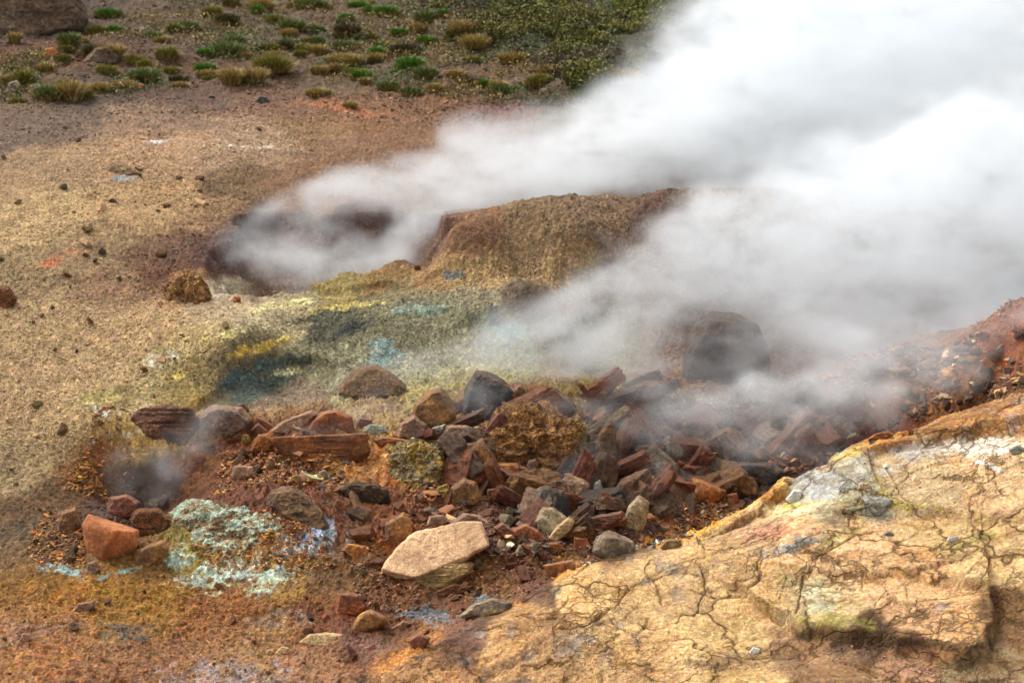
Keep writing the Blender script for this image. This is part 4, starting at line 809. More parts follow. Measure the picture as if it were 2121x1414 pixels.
 ('stone', 'pale wet stone at the bottom of the small smoking hollow', 'stone', [(298, 1052), (310, 1032), (330, 1030), (338, 1046), (320, 1058)], 'grey', {}),
 ('rock', 'brown rounded rock in the bank left of the orange boulder', 'rock', [(116, 1104), (126, 1060), (156, 1050), (168, 1086), (150, 1110)], 'brown', dict(rough=.08)),
 ('stone', 'grey mud-splashed stone at the foot of the orange boulder', 'stone', [(176, 1190), (180, 1166), (198, 1160), (208, 1176), (198, 1190)], 'purple', {}),
 ('stone', 'pink flat stone alone on the smooth mud bank', 'stone', [(148, 1267), (160, 1250), (196, 1243), (197, 1256), (176, 1268)], 'pinkish', {}),
 ('stone', 'small pink stone at the lowest part of the mud bank', 'stone', [(40, 1326), (46, 1312), (62, 1311), (67, 1322), (52, 1332)], 'pinkish', {}),
 ('boulder', 'huge weathered brown boulder at the top of the slope', 'boulder', [(-90, 84), (-95, -30), (-20, -50), (90, -28), (158, -4), (176, 28), (170, 62), (118, 78), (30, 86)], 'farbrown', dict(rough=.09, level=6, lumps=.02)),
 ('stone', 'orange rounded stone below the huge weathered boulder', 'stone', [(88, 113), (93, 101), (110, 98), (122, 110), (112, 121), (95, 121)], 'orange', {}),
 ('rock', 'grey-brown humped rock right of the orange rounded stone', 'rock', [(170, 128), (196, 100), (228, 94), (250, 118), (248, 132), (210, 138)], 'farbrown', dict(rough=.09)),
 ('stone', 'small grey boulder under a yellow tuft near the grass line', 'stone', [(12, 190), (18, 172), (36, 166), (44, 180), (34, 194)], 'grey', {}),
 ('stone', 'small black stone where the grass meets bare soil', 'stone', [(524, 210), (538, 198), (552, 200), (560, 210), (542, 214)], 'black', {}),
 ('stone', 'tiny dark stone left of the small black stone near the grass', 'stone', [(425, 204), (436, 197), (446, 199), (444, 206)], 'black', {}),
 ('stone', 'tan flat stone sticking out below the white-bladed tuft', 'stone', [(282, 184), (290, 172), (300, 178), (298, 187)], 'orange', {}),
 ('rock', 'rusty brown rock cut by the picture edge on the bare slope', 'rock', [(-20, 640), (-16, 592), (18, 596), (36, 618), (18, 644)], 'crumbly', dict(lumps=.04)),
 ('stone', 'dark round stone perched on the yellow rim of the rear crater', 'stone', [(856, 558), (859, 547), (871, 548), (873, 558), (864, 562)], 'darkbrown', dict(p=8)),
 ('stone', 'reddish round stone perched on the low rim of the rear crater', 'stone', [(481, 625), (483, 614), (496, 613), (500, 622), (490, 628)], 'redbrown', dict(p=8)),
 ('stone', 'dark knob sticking out of the steep right wall of the rear crater', 'stone', [(916, 522), (918, 508), (929, 504), (932, 518), (924, 526)], 'darkbrown', dict(y=13.55)),
 ('rock', 'dark soil-capped hump with a yellow spot on the bare upper slope', 'rock', [(206, 362), (234, 337), (262, 341), (296, 358), (250, 366)], 'moundy', dict(lean=1.0)),
 ('rock', 'small upright reddish rock at the foot of the right rubble ridge', 'rock', [(1846, 866), (1850, 818), (1870, 824), (1888, 838), (1882, 866)], 'redbrown', {}),
 ('boulder', 'crumbly tan boulder in steam behind the reddish pit rubble', 'boulder', [(1398, 866), (1404, 812), (1450, 794), (1500, 800), (1516, 852), (1500, 892), (1450, 902)], 'ochre', dict(lumps=.05, level=6)),
 ('boulder', 'pale grey crumbly boulder in steam left of the dark pointed one', 'boulder', [(1528, 860), (1536, 790), (1570, 770), (1604, 790), (1622, 842), (1600, 872)], 'greytan', dict(lumps=.06, level=6)),
 ('boulder', 'crumbly ochre mass carrying the dark wet boulders', 'boulder', [(1000, 975), (1012, 890), (1058, 846), (1130, 848), (1186, 872), (1196, 960), (1120, 990)], 'ochre', dict(lumps=.09, rough=.2, level=6, thick=.4, lean=.7)),
 ('rock', 'yellow-grey ribbed column of crust under the stick-like splinter', 'rock', [(1172, 985), (1180, 880), (1196, 860), (1214, 880), (1212, 980)], 'sulphur', dict(lumps=.06)),
 ('mound', 'rounded mound crusted with teal and yellow minerals', 'mineral mound', [(346, 1122), (340, 1090), (366, 1050), (410, 1035), (460, 1040), (520, 1054), (590, 1070), (628, 1096), (610, 1124), (540, 1150), (450, 1180), (392, 1166)], 'teal', dict(lumps=.05, rough=.14, level=7, thick=.9, lean=1.3, p=10)),
 ('rock', 'sulphur-grey crusted rock at the end of the rust flake', 'rock', [(800, 990), (808, 932), (858, 914), (908, 930), (924, 960), (908, 1002), (842, 1010)], 'sulphur', dict(lumps=.08, rough=.18, level=6, lean=.8)),
 ('rock', 'brown crumbling rock at the low corner of the rear crater', 'rock', [(330, 628), (344, 586), (384, 558), (414, 572), (434, 606), (428, 634), (380, 636)], 'ochre', dict(lumps=.05, level=6, lean=.7)),
 ('flake', 'thin orange-edged flake lying on the upper crest of the tan shelf', 'stone', [(1798, 908), (1812, 898), (1842, 892), (1852, 899), (1826, 911)], 'rust', {}),
 ('stone', 'pinkish round stone peeping over the shelf right of the black porous boulder', 'stone', [(1622, 974), (1630, 966), (1646, 968), (1652, 976), (1636, 984)], 'pinkish', {}),
 ('rock', 'amber and brown lump below the teal mound towards the large tan slab', 'rock', [(704, 1140), (720, 1124), (756, 1130), (764, 1150), (738, 1162)], 'amber', {}),
 ('rock', 'brown knobbly rock behind the left corner of the large tan slab', 'rock', [(796, 1120), (806, 1078), (836, 1060), (856, 1084), (846, 1112), (820, 1130)], 'brown', dict(rough=.1)),
 ('rock', 'purple-brown rock touching the back of the large tan slab', 'rock', [(880, 1090), (890, 1068), (918, 1066), (932, 1080), (908, 1096)], 'purple', {}),
 ('rock', 'square grey-brown rock above the triangular reddish one', 'rock', [(1118, 1018), (1130, 990), (1160, 985), (1166, 1006), (1144, 1028)], 'grey', dict(rough=.08)),
 ('rock', 'dark wet rock with a pink rim under the ribbed column', 'rock', [(1186, 965), (1192, 938), (1222, 940), (1236, 960), (1214, 978)], 'maroon', {}),
 ('stone', 'round purple cobble just right of the pink and cream rock', 'stone', [(1090, 975), (1094, 952), (1112, 948), (1116, 964), (1104, 984)], 'purple', dict(p=10)),
 ('rock', 'dark wet rock filling the hole under the pale cream slab', 'rock', [(1190, 1072), (1198, 1048), (1222, 1050), (1236, 1072), (1216, 1086)], 'darkbrown', {}),
 ('stone', 'red-brown stone on the gravel behind the angular grey-brown rock', 'stone', [(1186, 1134), (1192, 1112), (1216, 1114), (1222, 1128), (1204, 1138)], 'redbrown', {}),
]
for nm, lb, ct, ol, mt, kw in ROCKS:
    key_rock(nm, lb, ct, ol, mt, **kw)

# rubble stones scattered over the rubble: copies of worn shapes, one object each
PROTO = []
for i in range(16):
    r = np.random.default_rng(100 + i)
    n = r.normal(size=(r.integers(3, 7), 3)) * np.array([1, 1, .6]); n = np.r_[n, [[0, 0, 1], [0, 0, -1], [1, 0, 0], [-1, 0, 0], [0, 1, 0], [0, -1, 0]]]
    n /= np.linalg.norm(n, axis=1)[:, None]
    sz = np.array([1.0, r.uniform(.5, .9), r.uniform(.22, .75)])
    dd = r.uniform(.72, 1.0, len(n)) * np.linalg.norm(n * sz, axis=1)
    v, f = carve(n, dd, sz, 5, 500 + i * 31, .17, 80, strata=.4 if i % 3 == 0 else 0)
    PROTO.append((v, f))
_pm = {}
def proto_mesh(i, mat):
    if (i, mat) not in _pm: _pm[(i, mat)] = mesh_from('stone', PROTO[i][0] , PROTO[i][1], M[mat])
    return _pm[(i, mat)]

def in_poly(P, x, y):
    c = False
    for i in range(len(P)):
        ax, ay = P[i]; bx, by = P[(i + 1) % len(P)]
        if (ay > y) != (by > y) and x < (bx - ax) * (y - ay) / (by - ay) + ax: c = not c
    return c

def scatter(poly, count, smin, smax, mats, name, cat, label, group, seed, power=2.2, sink=.25, shard=False):
    r = random.Random(seed)
    xs = [p[0] for p in poly]; ys = [p[1] for p in poly]
    done = 0
    while done < count:
        a, b = r.uniform(min(xs), max(xs)), r.uniform(min(ys), max(ys))
        if not in_poly(poly, a, b): continue
        g = hit(a, b); D = g[1] / CP
        s = (smin + (smax - smin) * r.random() ** 2.0) * D / FPX * .5
        k = r.randrange(16)
        mt = r.choice(mats)
        o = bpy.data.objects.new(name, proto_mesh(k, mt))
        o.location = (g[0], g[1], g[2] + s * (.55 - sink)); o.scale = (s * r.uniform(.8, 1.4), s * r.uniform(.7, 1.1), s * r.uniform(.6, 1.1))
        o.rotation_euler = (r.uniform(-.9, .9), r.uniform(-.9, .9), r.uniform(0, 6.28))
        if shard:
            o.scale = (s * r.uniform(1.2, 1.8), s * r.uniform(.5, .8), s * r.uniform(.5, .8)); o.rotation_euler = (r.uniform(-.5, .5), r.uniform(-1.2, -.15) * r.choice((1, 1, -1)), r.uniform(-.8, .8))
        COL.objects.link(o); tag(o, stone_label(a, b, s * 2 / D * FPX, mt, D, shard) or label, cat, group); done += 1

CUTS = [' at ', ' beside ', ' between ', ' behind ', ' on ', ' in ', ' under ', ' below ', ' above ', ' with ', ' lying ', ' leaning ', ' standing ', ' resting ', ' right ', ' left ', ' sloping ', ' poking ', ' bridging ', ' down ', ' alone ', ' against ', ' near ', ' next ', ' past ', ' perched ', ' sticking ', ' carrying ', ' half ', ' of ', ' filling ', ' touching ', ' hugging ', ' just ', ' low ', ' where ', ' cut ', ' peeping ', ' wedged ', ' crusted ', ' slanting ', ' sitting ', ', ']
SHORT = {}
for nm, lb, ct, ol, mt, kw in ROCKS:
    t = lb
    for c in CUTS: t = t.split(c)[0]
    SHORT.setdefault(t, []).append((sum(p[0] for p in ol) / len(ol), sum(p[1] for p in ol) / len(ol)))
SHORT = {t: v[0] for t, v in SHORT.items() if len(v) == 1 and len(t.split()) <= 6}
TONE = dict(black='dark grey', redbrown='red-brown', maroon='maroon', darkbrown='dark brown', brown='brown', purple='purple-grey', grey='grey-brown', greytan='grey-tan', ochre='ochre', crumbly='orange-brown', rust='rust-coloured', pinkish='pinkish', amber='amber')
USED = set()
def stone_label(a, b, size, mt, D, shard=False):
    best = sorted(SHORT.items(), key=lambda q: (q[1][0] - a) ** 2 + (q[1][1] - b) ** 2)
    sz = 'small' if size < 22 else 'middling' if size < 42 else 'large'
    for t, (u, v) in best[:14]:
        rel = ('left of' if a < u else 'right of') if abs(a - u) > abs(b - v) * 1.2 else ('above' if b < v else 'below')
        for w in ('', 'rough '):
            l = sz + ' ' + w + TONE[mt] + (' shard ' if shard else ' stone ') + rel + ' the ' + t
            if l not in USED:
                USED.add(l); return l
    return None
BR = ['redbrown', 'maroon', 'darkbrown', 'brown', 'purple', 'darkbrown', 'black', 'grey', 'greytan', 'brown']
scatter([(1110, 1000), (1230, 900), (1420, 930), (1500, 1000), (1560, 1030), (1430, 1060), (1340, 1080), (1200, 1120), (1100, 1100), (1040, 1050)], 78, 30, 125, BR, 'rubble_stone', 'stone', 'wet reddish stone jammed among the central pit rubble', 'stones in the central pit rubble', 1)
scatter([(820, 890), (1000, 800), (1190, 820), (1220, 900), (1130, 1000), (960, 1010), (880, 930)], 38, 30, 105, ['brown', 'redbrown', 'darkbrown', 'maroon', 'greytan', 'redbrown'], 'rubble_stone', 'stone', 'brown stone lodged between the boulders at the head of the rubble', 'stones between the upper boulders', 2)
scatter([(1400, 900), (1500, 860), (1700, 860), (1780, 880), (1640, 970), (1520, 960), (1420, 960)], 38, 28, 100, ['maroon', 'redbrown', 'purple', 'redbrown', 'darkbrown'], 'rubble_stone', 'stone', 'maroon stone in the steam behind the black porous boulder', 'stones behind the black porous boulder', 3)
scatter([(1720, 800), (1880, 720), (2121, 680), (2121, 810), (1950, 860), (1780, 905), (1700, 880)], 38, 20, 44, ['redbrown', 'ochre', 'brown', 'greytan', 'crumbly', 'purple'], 'rubble_stone', 'stone', 'broken stone on the ridge of rubble beyond the tan shelf', 'stones on the far rubble ridge', 4)
scatter([(430, 880), (560, 900), (600, 960), (560, 1010), (420, 960)], 18, 14, 36, ['rust', 'pinkish', 'brown', 'ochre', 'redbrown'], 'rubble_stone', 'stone', 'rusty stone strewn between the small hollow and the plank-like slab', 'rusty stones near the plank-like slab', 5)
scatter([(760, 1000), (920, 1000), (930, 1060), (860, 1090), (740, 1120), (690, 1060)], 14, 18, 52, ['ochre', 'brown', 'rust', 'redbrown'], 'rubble_stone', 'stone', 'ochre stone on the slope above the large tan slab', 'stones on the ochre slope', 10)
scatter([(740, 1170), (1010, 1140), (1200, 1150), (1080, 1210), (900, 1270), (740, 1250)], 26, 14, 38, ['maroon', 'redbrown', 'greytan', 'brown', 'amber', 'maroon'], 'rubble_stone', 'stone', 'small wet stone on the mud around the tan and straw-coloured slabs', 'small stones around the tan slab', 6)
scatter([(840, 1080), (1100, 1040), (1200, 1090), (1110, 1150), (1010, 1130), (1000, 1080)], 26, 18, 50, BR, 'rubble_stone', 'stone', 'dark stone packed behind the large smooth tan slab', 'stones behind the tan slab', 7)
scatter([(180, 1040), (300, 960), (400, 960), (380, 1040), (300, 1080), (220, 1080)], 12, 14, 36, ['purple', 'darkbrown', 'maroon', 'grey'], 'rubble_stone', 'stone', 'small steaming stone inside the small smoking hollow', 'stones in the small hollow', 8)
scatter([(60, 1040), (180, 1060), (190, 1180), (60, 1170)], 12, 14, 40, ['brown', 'ochre', 'redbrown', 'grey'], 'rubble_stone', 'stone', 'brown stone in the bank left of the smooth orange boulder', 'stones in the bank left of the orange boulder', 9)

scatter([(900, 900), (1060, 800), (1400, 800), (1480, 920), (1440, 1040), (1250, 1100), (1000, 1060)], 46, 44, 110, ['rust', 'redbrown', 'maroon', 'darkbrown', 'striated_', 'redbrown'][:4] + ['redbrown'], 'rock_shard', 'rock shard', 'jagged rust-brown shard sticking out of the rubble', 'jagged shards in the rubble', 21, shard=True, sink=.1)
scatter([(1480, 850), (1780, 840), (1760, 900), (1560, 980)], 16, 40, 90, ['maroon', 'redbrown', 'darkbrown'], 'rock_shard', 'rock shard', 'jagged shard in the steam behind the tan shelf', 'jagged shards in the rubble', 22, shard=True, sink=.1)

TONE.update(tan='tan', straw='straw-coloured')
scatter([(0, 260), (560, 240), (640, 330), (480, 420), (380, 560), (440, 640), (620, 640), (420, 810), (240, 860), (130, 1000), (0, 1020)], 60, 8, 26, ['brown', 'straw', 'tan', 'ochre', 'redbrown', 'grey'], 'slope_stone', 'stone', 'small stone lying on the bare slope', 'stones on the bare slope', 31)
scatter([(0, 1200), (500, 1220), (1060, 1230), (880, 1330), (740, 1400), (0, 1400)], 40, 8, 30, ['brown', 'redbrown', 'ochre', 'maroon', 'grey'], 'slope_stone', 'stone', 'small stone stuck in the wet mud bank', 'stones in the mud bank', 32)

# ------------------------------------------------------------------ gravel, one mass of loose chips per kind of ground
def chips(name, label, mask_polys, count, smin, smax, seed, tint_jit=.5, tone=1.0, flat=.6, cols=None):
    r = np.random.default_rng(seed)
    v0, f0 = ico(1)
    xs, ys = [], []
    for poly, w in mask_polys:
        P = np.array(poly); m = int(count * w)
        lo, hi = P.min(0), P.max(0); a = np.empty((0, 2))
        while len(a) < m:
            q = r.uniform(lo, hi, (m * 2, 2))
            ins = poly_sd(P, q[:, 0], q[:, 1]) > 0
            a = np.r_[a, q[ins]]
        a = a[:m]
        # spread evenly over the sloping land as seen from the path, fewer far away
        z = np.full(m, .2)
        for _ in range(6):
            x, y = at_z(a[:, 0], a[:, 1], z); z = .5 * z + .5 * base(x, np.clip(y, 6.5, 25))
        xs.append(x); ys.append(y)
    x = np.concatenate(xs); y = np.clip(np.concatenate(ys), 6.5, 26)
    n = len(x)
    z = land(x, y)
    ck = vnoise(x * 2.4, y * 1.9, 0 * x, seed) > -.25
    x, y, z = x[ck], y[ck], z[ck]; n = len(x)
    s = (smin + (smax - smin) * r.random(n) ** 3.0) * (y / CP) / FPX * .5
    ang = r.uniform(0, 6.28, n)
    K = 10
    shapes = []
    for k in range(K):
        rr = np.random.default_rng(900 + k)
        q = v0 * (1 + rr.uniform(-.5, .35, len(v0)))[:, None] * np.array([1, rr.uniform(.4, .85), rr.uniform(.2, .65) * flat / .6])
        shapes.append(q)
    S = np.array(shapes)[r.integers(0, K, n)]
    ca, sa = np.cos(ang)[:, None], np.sin(ang)[:, None]
    tx = r.uniform(-.5, .5, n)[:, None]
    X = (S[..., 0] * ca - S[..., 1] * sa); Y = (S[..., 0] * sa + S[..., 1] * ca); Zq = S[..., 2] + tx * S[..., 0]
    V = np.stack([X * s[:, None] + x[:, None], Y * s[:, None] + y[:, None], Zq * s[:, None] + (z + s * .12)[:, None]], -1).reshape(-1, 3)
    nv = len(v0)
    Fc = (f0[None] + (np.arange(n) * nv)[:, None, None]).reshape(-1, 3)
    if cols is None:
        c = soil_colour(x, y, z)
    else:
        cc = np.array([lin(q) for q in cols]); c = cc[r.integers(0, len(cc), n)]
    c = c * tone * np.exp(r.normal(0, tint_jit, n))[:, None] * np.exp(r.normal(0, .08, (n, 3)))
    c = np.clip(c, .008, .8)
    me = mesh_from(name, V, Fc, None, False)
    a = me.attributes.new('soil', 'FLOAT_COLOR', 'POINT')
    a.data.foreach_set('color', np.repeat(np.c_[c, np.ones(n)], nv, 0).astype(np.float32).ravel())
    me.materials.append(CHIP)
    o = bpy.data.objects.new(name, me); COL.objects.link(o); tag(o, label, None, None, 'stuff')
    o['category'] = 'gravel'
CHIP = bpy.data.materials.new('stone_chips'); _k = N(NT(CHIP))
_o = _k.n('ShaderNodeOutputMaterial'); _b = _k.n('ShaderNodeBsdfPrincipled'); _a = _k.n('ShaderNodeAttribute'); _a.attribute_name = 'soil'
_nz = _k.noise(_k.n('ShaderNodeTexCoord').outputs['Object'], 120, 4, .7)
_k.l(_k.mix(1.0, _a.outputs['Color'], _k.ramp(_nz.outputs[0], [(.3, .65), (.7, 1.35)]), 'MULTIPLY'), _b.inputs['Base Color'])
_b.inputs['Roughness'].default_value = .75; _k.l(_b.outputs[0], _o.inputs[0])

chips('gravel', 'fine tan gravel strewn over the bare slope', [([(0, 230), (700, 230), (600, 400), (420, 470), (400, 640), (700, 640), (430, 820), (260, 870), (170, 1000), (0, 1040)], 1.0)], 20000, 2, 9, 11, .28, 1.0)
chips('gravel', 'orange and amber gravel around the small smoking hollow', [([(120, 1040), (170, 950), (270, 890), (270, 940), (200, 1000), (180, 1060)], .2), ([(430, 950), (560, 920), (700, 960), (720, 1030), (600, 1010), (420, 1040)], .35), ([(60, 1060), (170, 1080), (180, 1180), (60, 1160)], .15), ([(380, 1050), (620, 1080), (700, 1180), (560, 1230), (380, 1180)], .3)], 9000, 3, 16, 12, .5, 1.1,
      cols=[(150, 92, 26), (120, 74, 30), (176, 116, 36), (96, 66, 40), (150, 112, 66), (110, 62, 34), (134, 84, 30)])
chips('gravel', 'dark brown gravel heap with amber grit against the tan shelf', [([(1340, 1115), (1345, 1050), (1420, 1030), (1500, 1045), (1585, 1035), (1500, 1090), (1420, 1125)], .6), ([(1180, 1165), (1220, 1120), (1350, 1110), (1420, 1122), (1310, 1143), (1200, 1176)], .4)], 5000, 3, 16, 13, .5, 1.0,
      cols=[(120, 76, 24), (84, 58, 32), (160, 104, 30), (66, 52, 40), (150, 140, 124), (100, 62, 30)])
chips('gravel', 'reddish broken grit filling the steaming pit and rubble ridge', [([(820, 900), (1000, 820), (1400, 800), (1720, 780), (2121, 680), (2121, 812), (1780, 912), (1580, 1036), (1200, 1170), (1100, 1225), (760, 1290), (720, 1180), (850, 1060)], 1.0)], 26000, 3, 17, 14, .5, 1.0)
chips('gravel', 'purple-brown grit in the wet mud at the bottom', [([(0, 1180), (700, 1210), (1090, 1225), (900, 1330), (740, 1410), (0, 1414)], 1.0)], 9000, 2, 9, 15, .35, 1.05)
chips('gravel', 'brown clods and stones between the grass tufts', [([(0, 0), (1350, 0), (1300, 220), (900, 260), (0, 230)], 1.0)], 16000, 3, 12, 16, .45, 1.05)
chips('gravel', 'crumbs and grit lying on the tan shelf', [([(1580, 1050), (1780, 925), (2121, 830), (2121, 1060), (1800, 1070)], .3), ([(900, 1360), (1300, 1300), (1700, 1380), (2121, 1350), (2121, 1414), (800, 1414)], .5), ([(1640, 1290), (2050, 1330), (2000, 1370), (1700, 1350)], .2)], 6000, 2, 9, 17, .35, .95)
chips('gravel', 'yellow and olive grit on the sulphur slope and crater rim', [([(430, 820), (560, 640), (900, 560), (1250, 420), (1550, 400), (1300, 560), (1100, 760), (800, 850), (600, 850)], 1.0)], 9000, 2.5, 8, 18, .4, .8)

chips('rubble', 'sharp broken rust-brown fragments heaped through the steaming pit', [([(600, 880), (900, 850), (1000, 820), (1400, 800), (1720, 800), (1780, 900), (1580, 1030), (1200, 1165), (1040, 1160), (850, 1060), (620, 1010)], .75), ([(1760, 760), (2121, 690), (2121, 808), (1780, 905)], .25)], 5200, 10, 42, 19, .4, 1.0, .5,
      cols=[(96, 56, 32), (70, 44, 30), (128, 80, 40), (150, 104, 56), (84, 62, 46), (112, 66, 34), (60, 42, 34), (164, 136, 96)])

# ------------------------------------------------------------------ grass
def leaf_mat(name, cols):
    m = bpy.data.materials.new(name); k = N(NT(m))
    o = k.n('ShaderNodeOutputMaterial'); b = k.n('ShaderNodeBsdfPrincipled'); a = k.n('ShaderNodeAttribute'); a.attribute_name = 'tone'
    k.l(k.ramp(a.outputs['Fac'], [(i / max(1, len(cols) - 1), tuple(lin(c))) for i, c in enumerate(cols)]), b.inputs['Base Color'])
    b.inputs['Roughness'].default_value = .6; b.inputs['Specular IOR Level'].default_value = .3
    k.l(b.outputs[0], o.inputs[0]); return m
GM = {'green': leaf_mat('fresh_green_blades', [(36, 60, 14), (78, 118, 30), (112, 148, 48)]),
      'olive': leaf_mat('olive_blades', [(60, 60, 18), (112, 108, 38), (156, 142, 66)]),
      'straw': leaf_mat('dry_straw_blades', [(74, 58, 26), (146, 122, 62), (196, 172, 110)]),
      'dull': leaf_mat('dull_green_blades', [(44, 52, 24), (88, 104, 52), (136, 142, 84)]),
      'dark': leaf_mat('dark_withered_blades', [(28, 24, 14), (66, 58, 30), (108, 96, 54)])}
def blades(n, wr, hr, seed, flop=.8, bw=.007):
    """n bent blades rooted in an ellipse of radius wr, height about hr"""
    r = np.random.default_rng(seed)
    rad = np.sqrt(r.random(n)) * wr * .62; an = r.uniform(0, 6.28, n)
    bx, by = rad * np.cos(an), rad * np.sin(an) * .8
    L = hr * r.uniform(.45, 1.15, n) * (1.1 - .35 * rad / wr)
    oa = an + r.normal(0, .7, n); out = (rad / wr + .25) * flop * r.uniform(.5, 1.3, n)
    dx, dy = np.cos(oa), np.sin(oa)
    w = bw * r.uniform(.6, 1.3, n)
    sx, sy = -dy * w, dx * w
    # the blades face any way they like
    ra = r.uniform(0, 3.14, n); sx, sy = np.cos(ra) * w, np.sin(ra) * w
    rows = []
    for t, ww in ((0, 1), (.45, .8), (.8, .45)):
        cx = bx + dx * out * L * t ** 1.7; cy = by + dy * out * L * t ** 1.7; cz = L * (t - .25 * out * t * t)
        rows += [np.stack([cx - sx * ww, cy - sy * ww, cz], -1), np.stack([cx + sx * ww, cy + sy * ww, cz], -1)]
    t = 1.0
    rows.append(np.stack([bx + dx * out * L, by + dy * out * L, L * (1 - .38 * out)], -1))
    V = np.stack(rows, 1)
    F = np.array([[0, 1, 3], [0, 3, 2], [2, 3, 5], [2, 5, 4], [4, 5, 6]])
    tone = np.clip(r.random(n)[:, None] * .7 + np.array([0, 0, .15, .15, .25, .25, .35])[None], 0, 1)
    return V, F, tone
def tuft(label, px, py, wpx, hpx, kind, seed, group='grass tufts on the upper slope', dens=1.0):
    g = hit(px, py); s = (g[1] / CP) / FPX
    wr, hr = wpx * s * .66, hpx * s * 1.25
    n = int(min(1500, 420 * dens + wpx * 9))
    V, F, tone = blades(n, wr, hr, seed, bw=.0065)
    me = mesh_from('grass_tuft', V.reshape(-1, 3), (F[None] + (np.arange(n) * 7)[:, None, None]).reshape(-1, 3), GM[kind])
    a = me.attributes.new('tone', 'FLOAT', 'POINT'); a.data.foreach_set('value', tone.astype(np.float32).ravel())
    o = bpy.data.objects.new('grass_tuft', me); o.location = (g[0], g[1], g[2] - .015); COL.objects.link(o)
    tag(o, label, 'grass tuft', group)
    if kind != 'straw':                                     # last year's dead blades hang round the foot
        V, F, tone = blades(n // 3, wr * 1.25, hr * .8, seed + 999, 1.1, .006); m = len(V)
        me = mesh_from('dead_blades', V.reshape(-1, 3), (F[None] + (np.arange(m) * 7)[:, None, None]).reshape(-1, 3), GM['straw'])
        at = me.attributes.new('tone', 'FLOAT', 'POINT'); at.data.foreach_set('value', tone.astype(np.float32).ravel())
        c = bpy.data.objects.new('dead_blades', me); COL.objects.link(c); c.parent = o
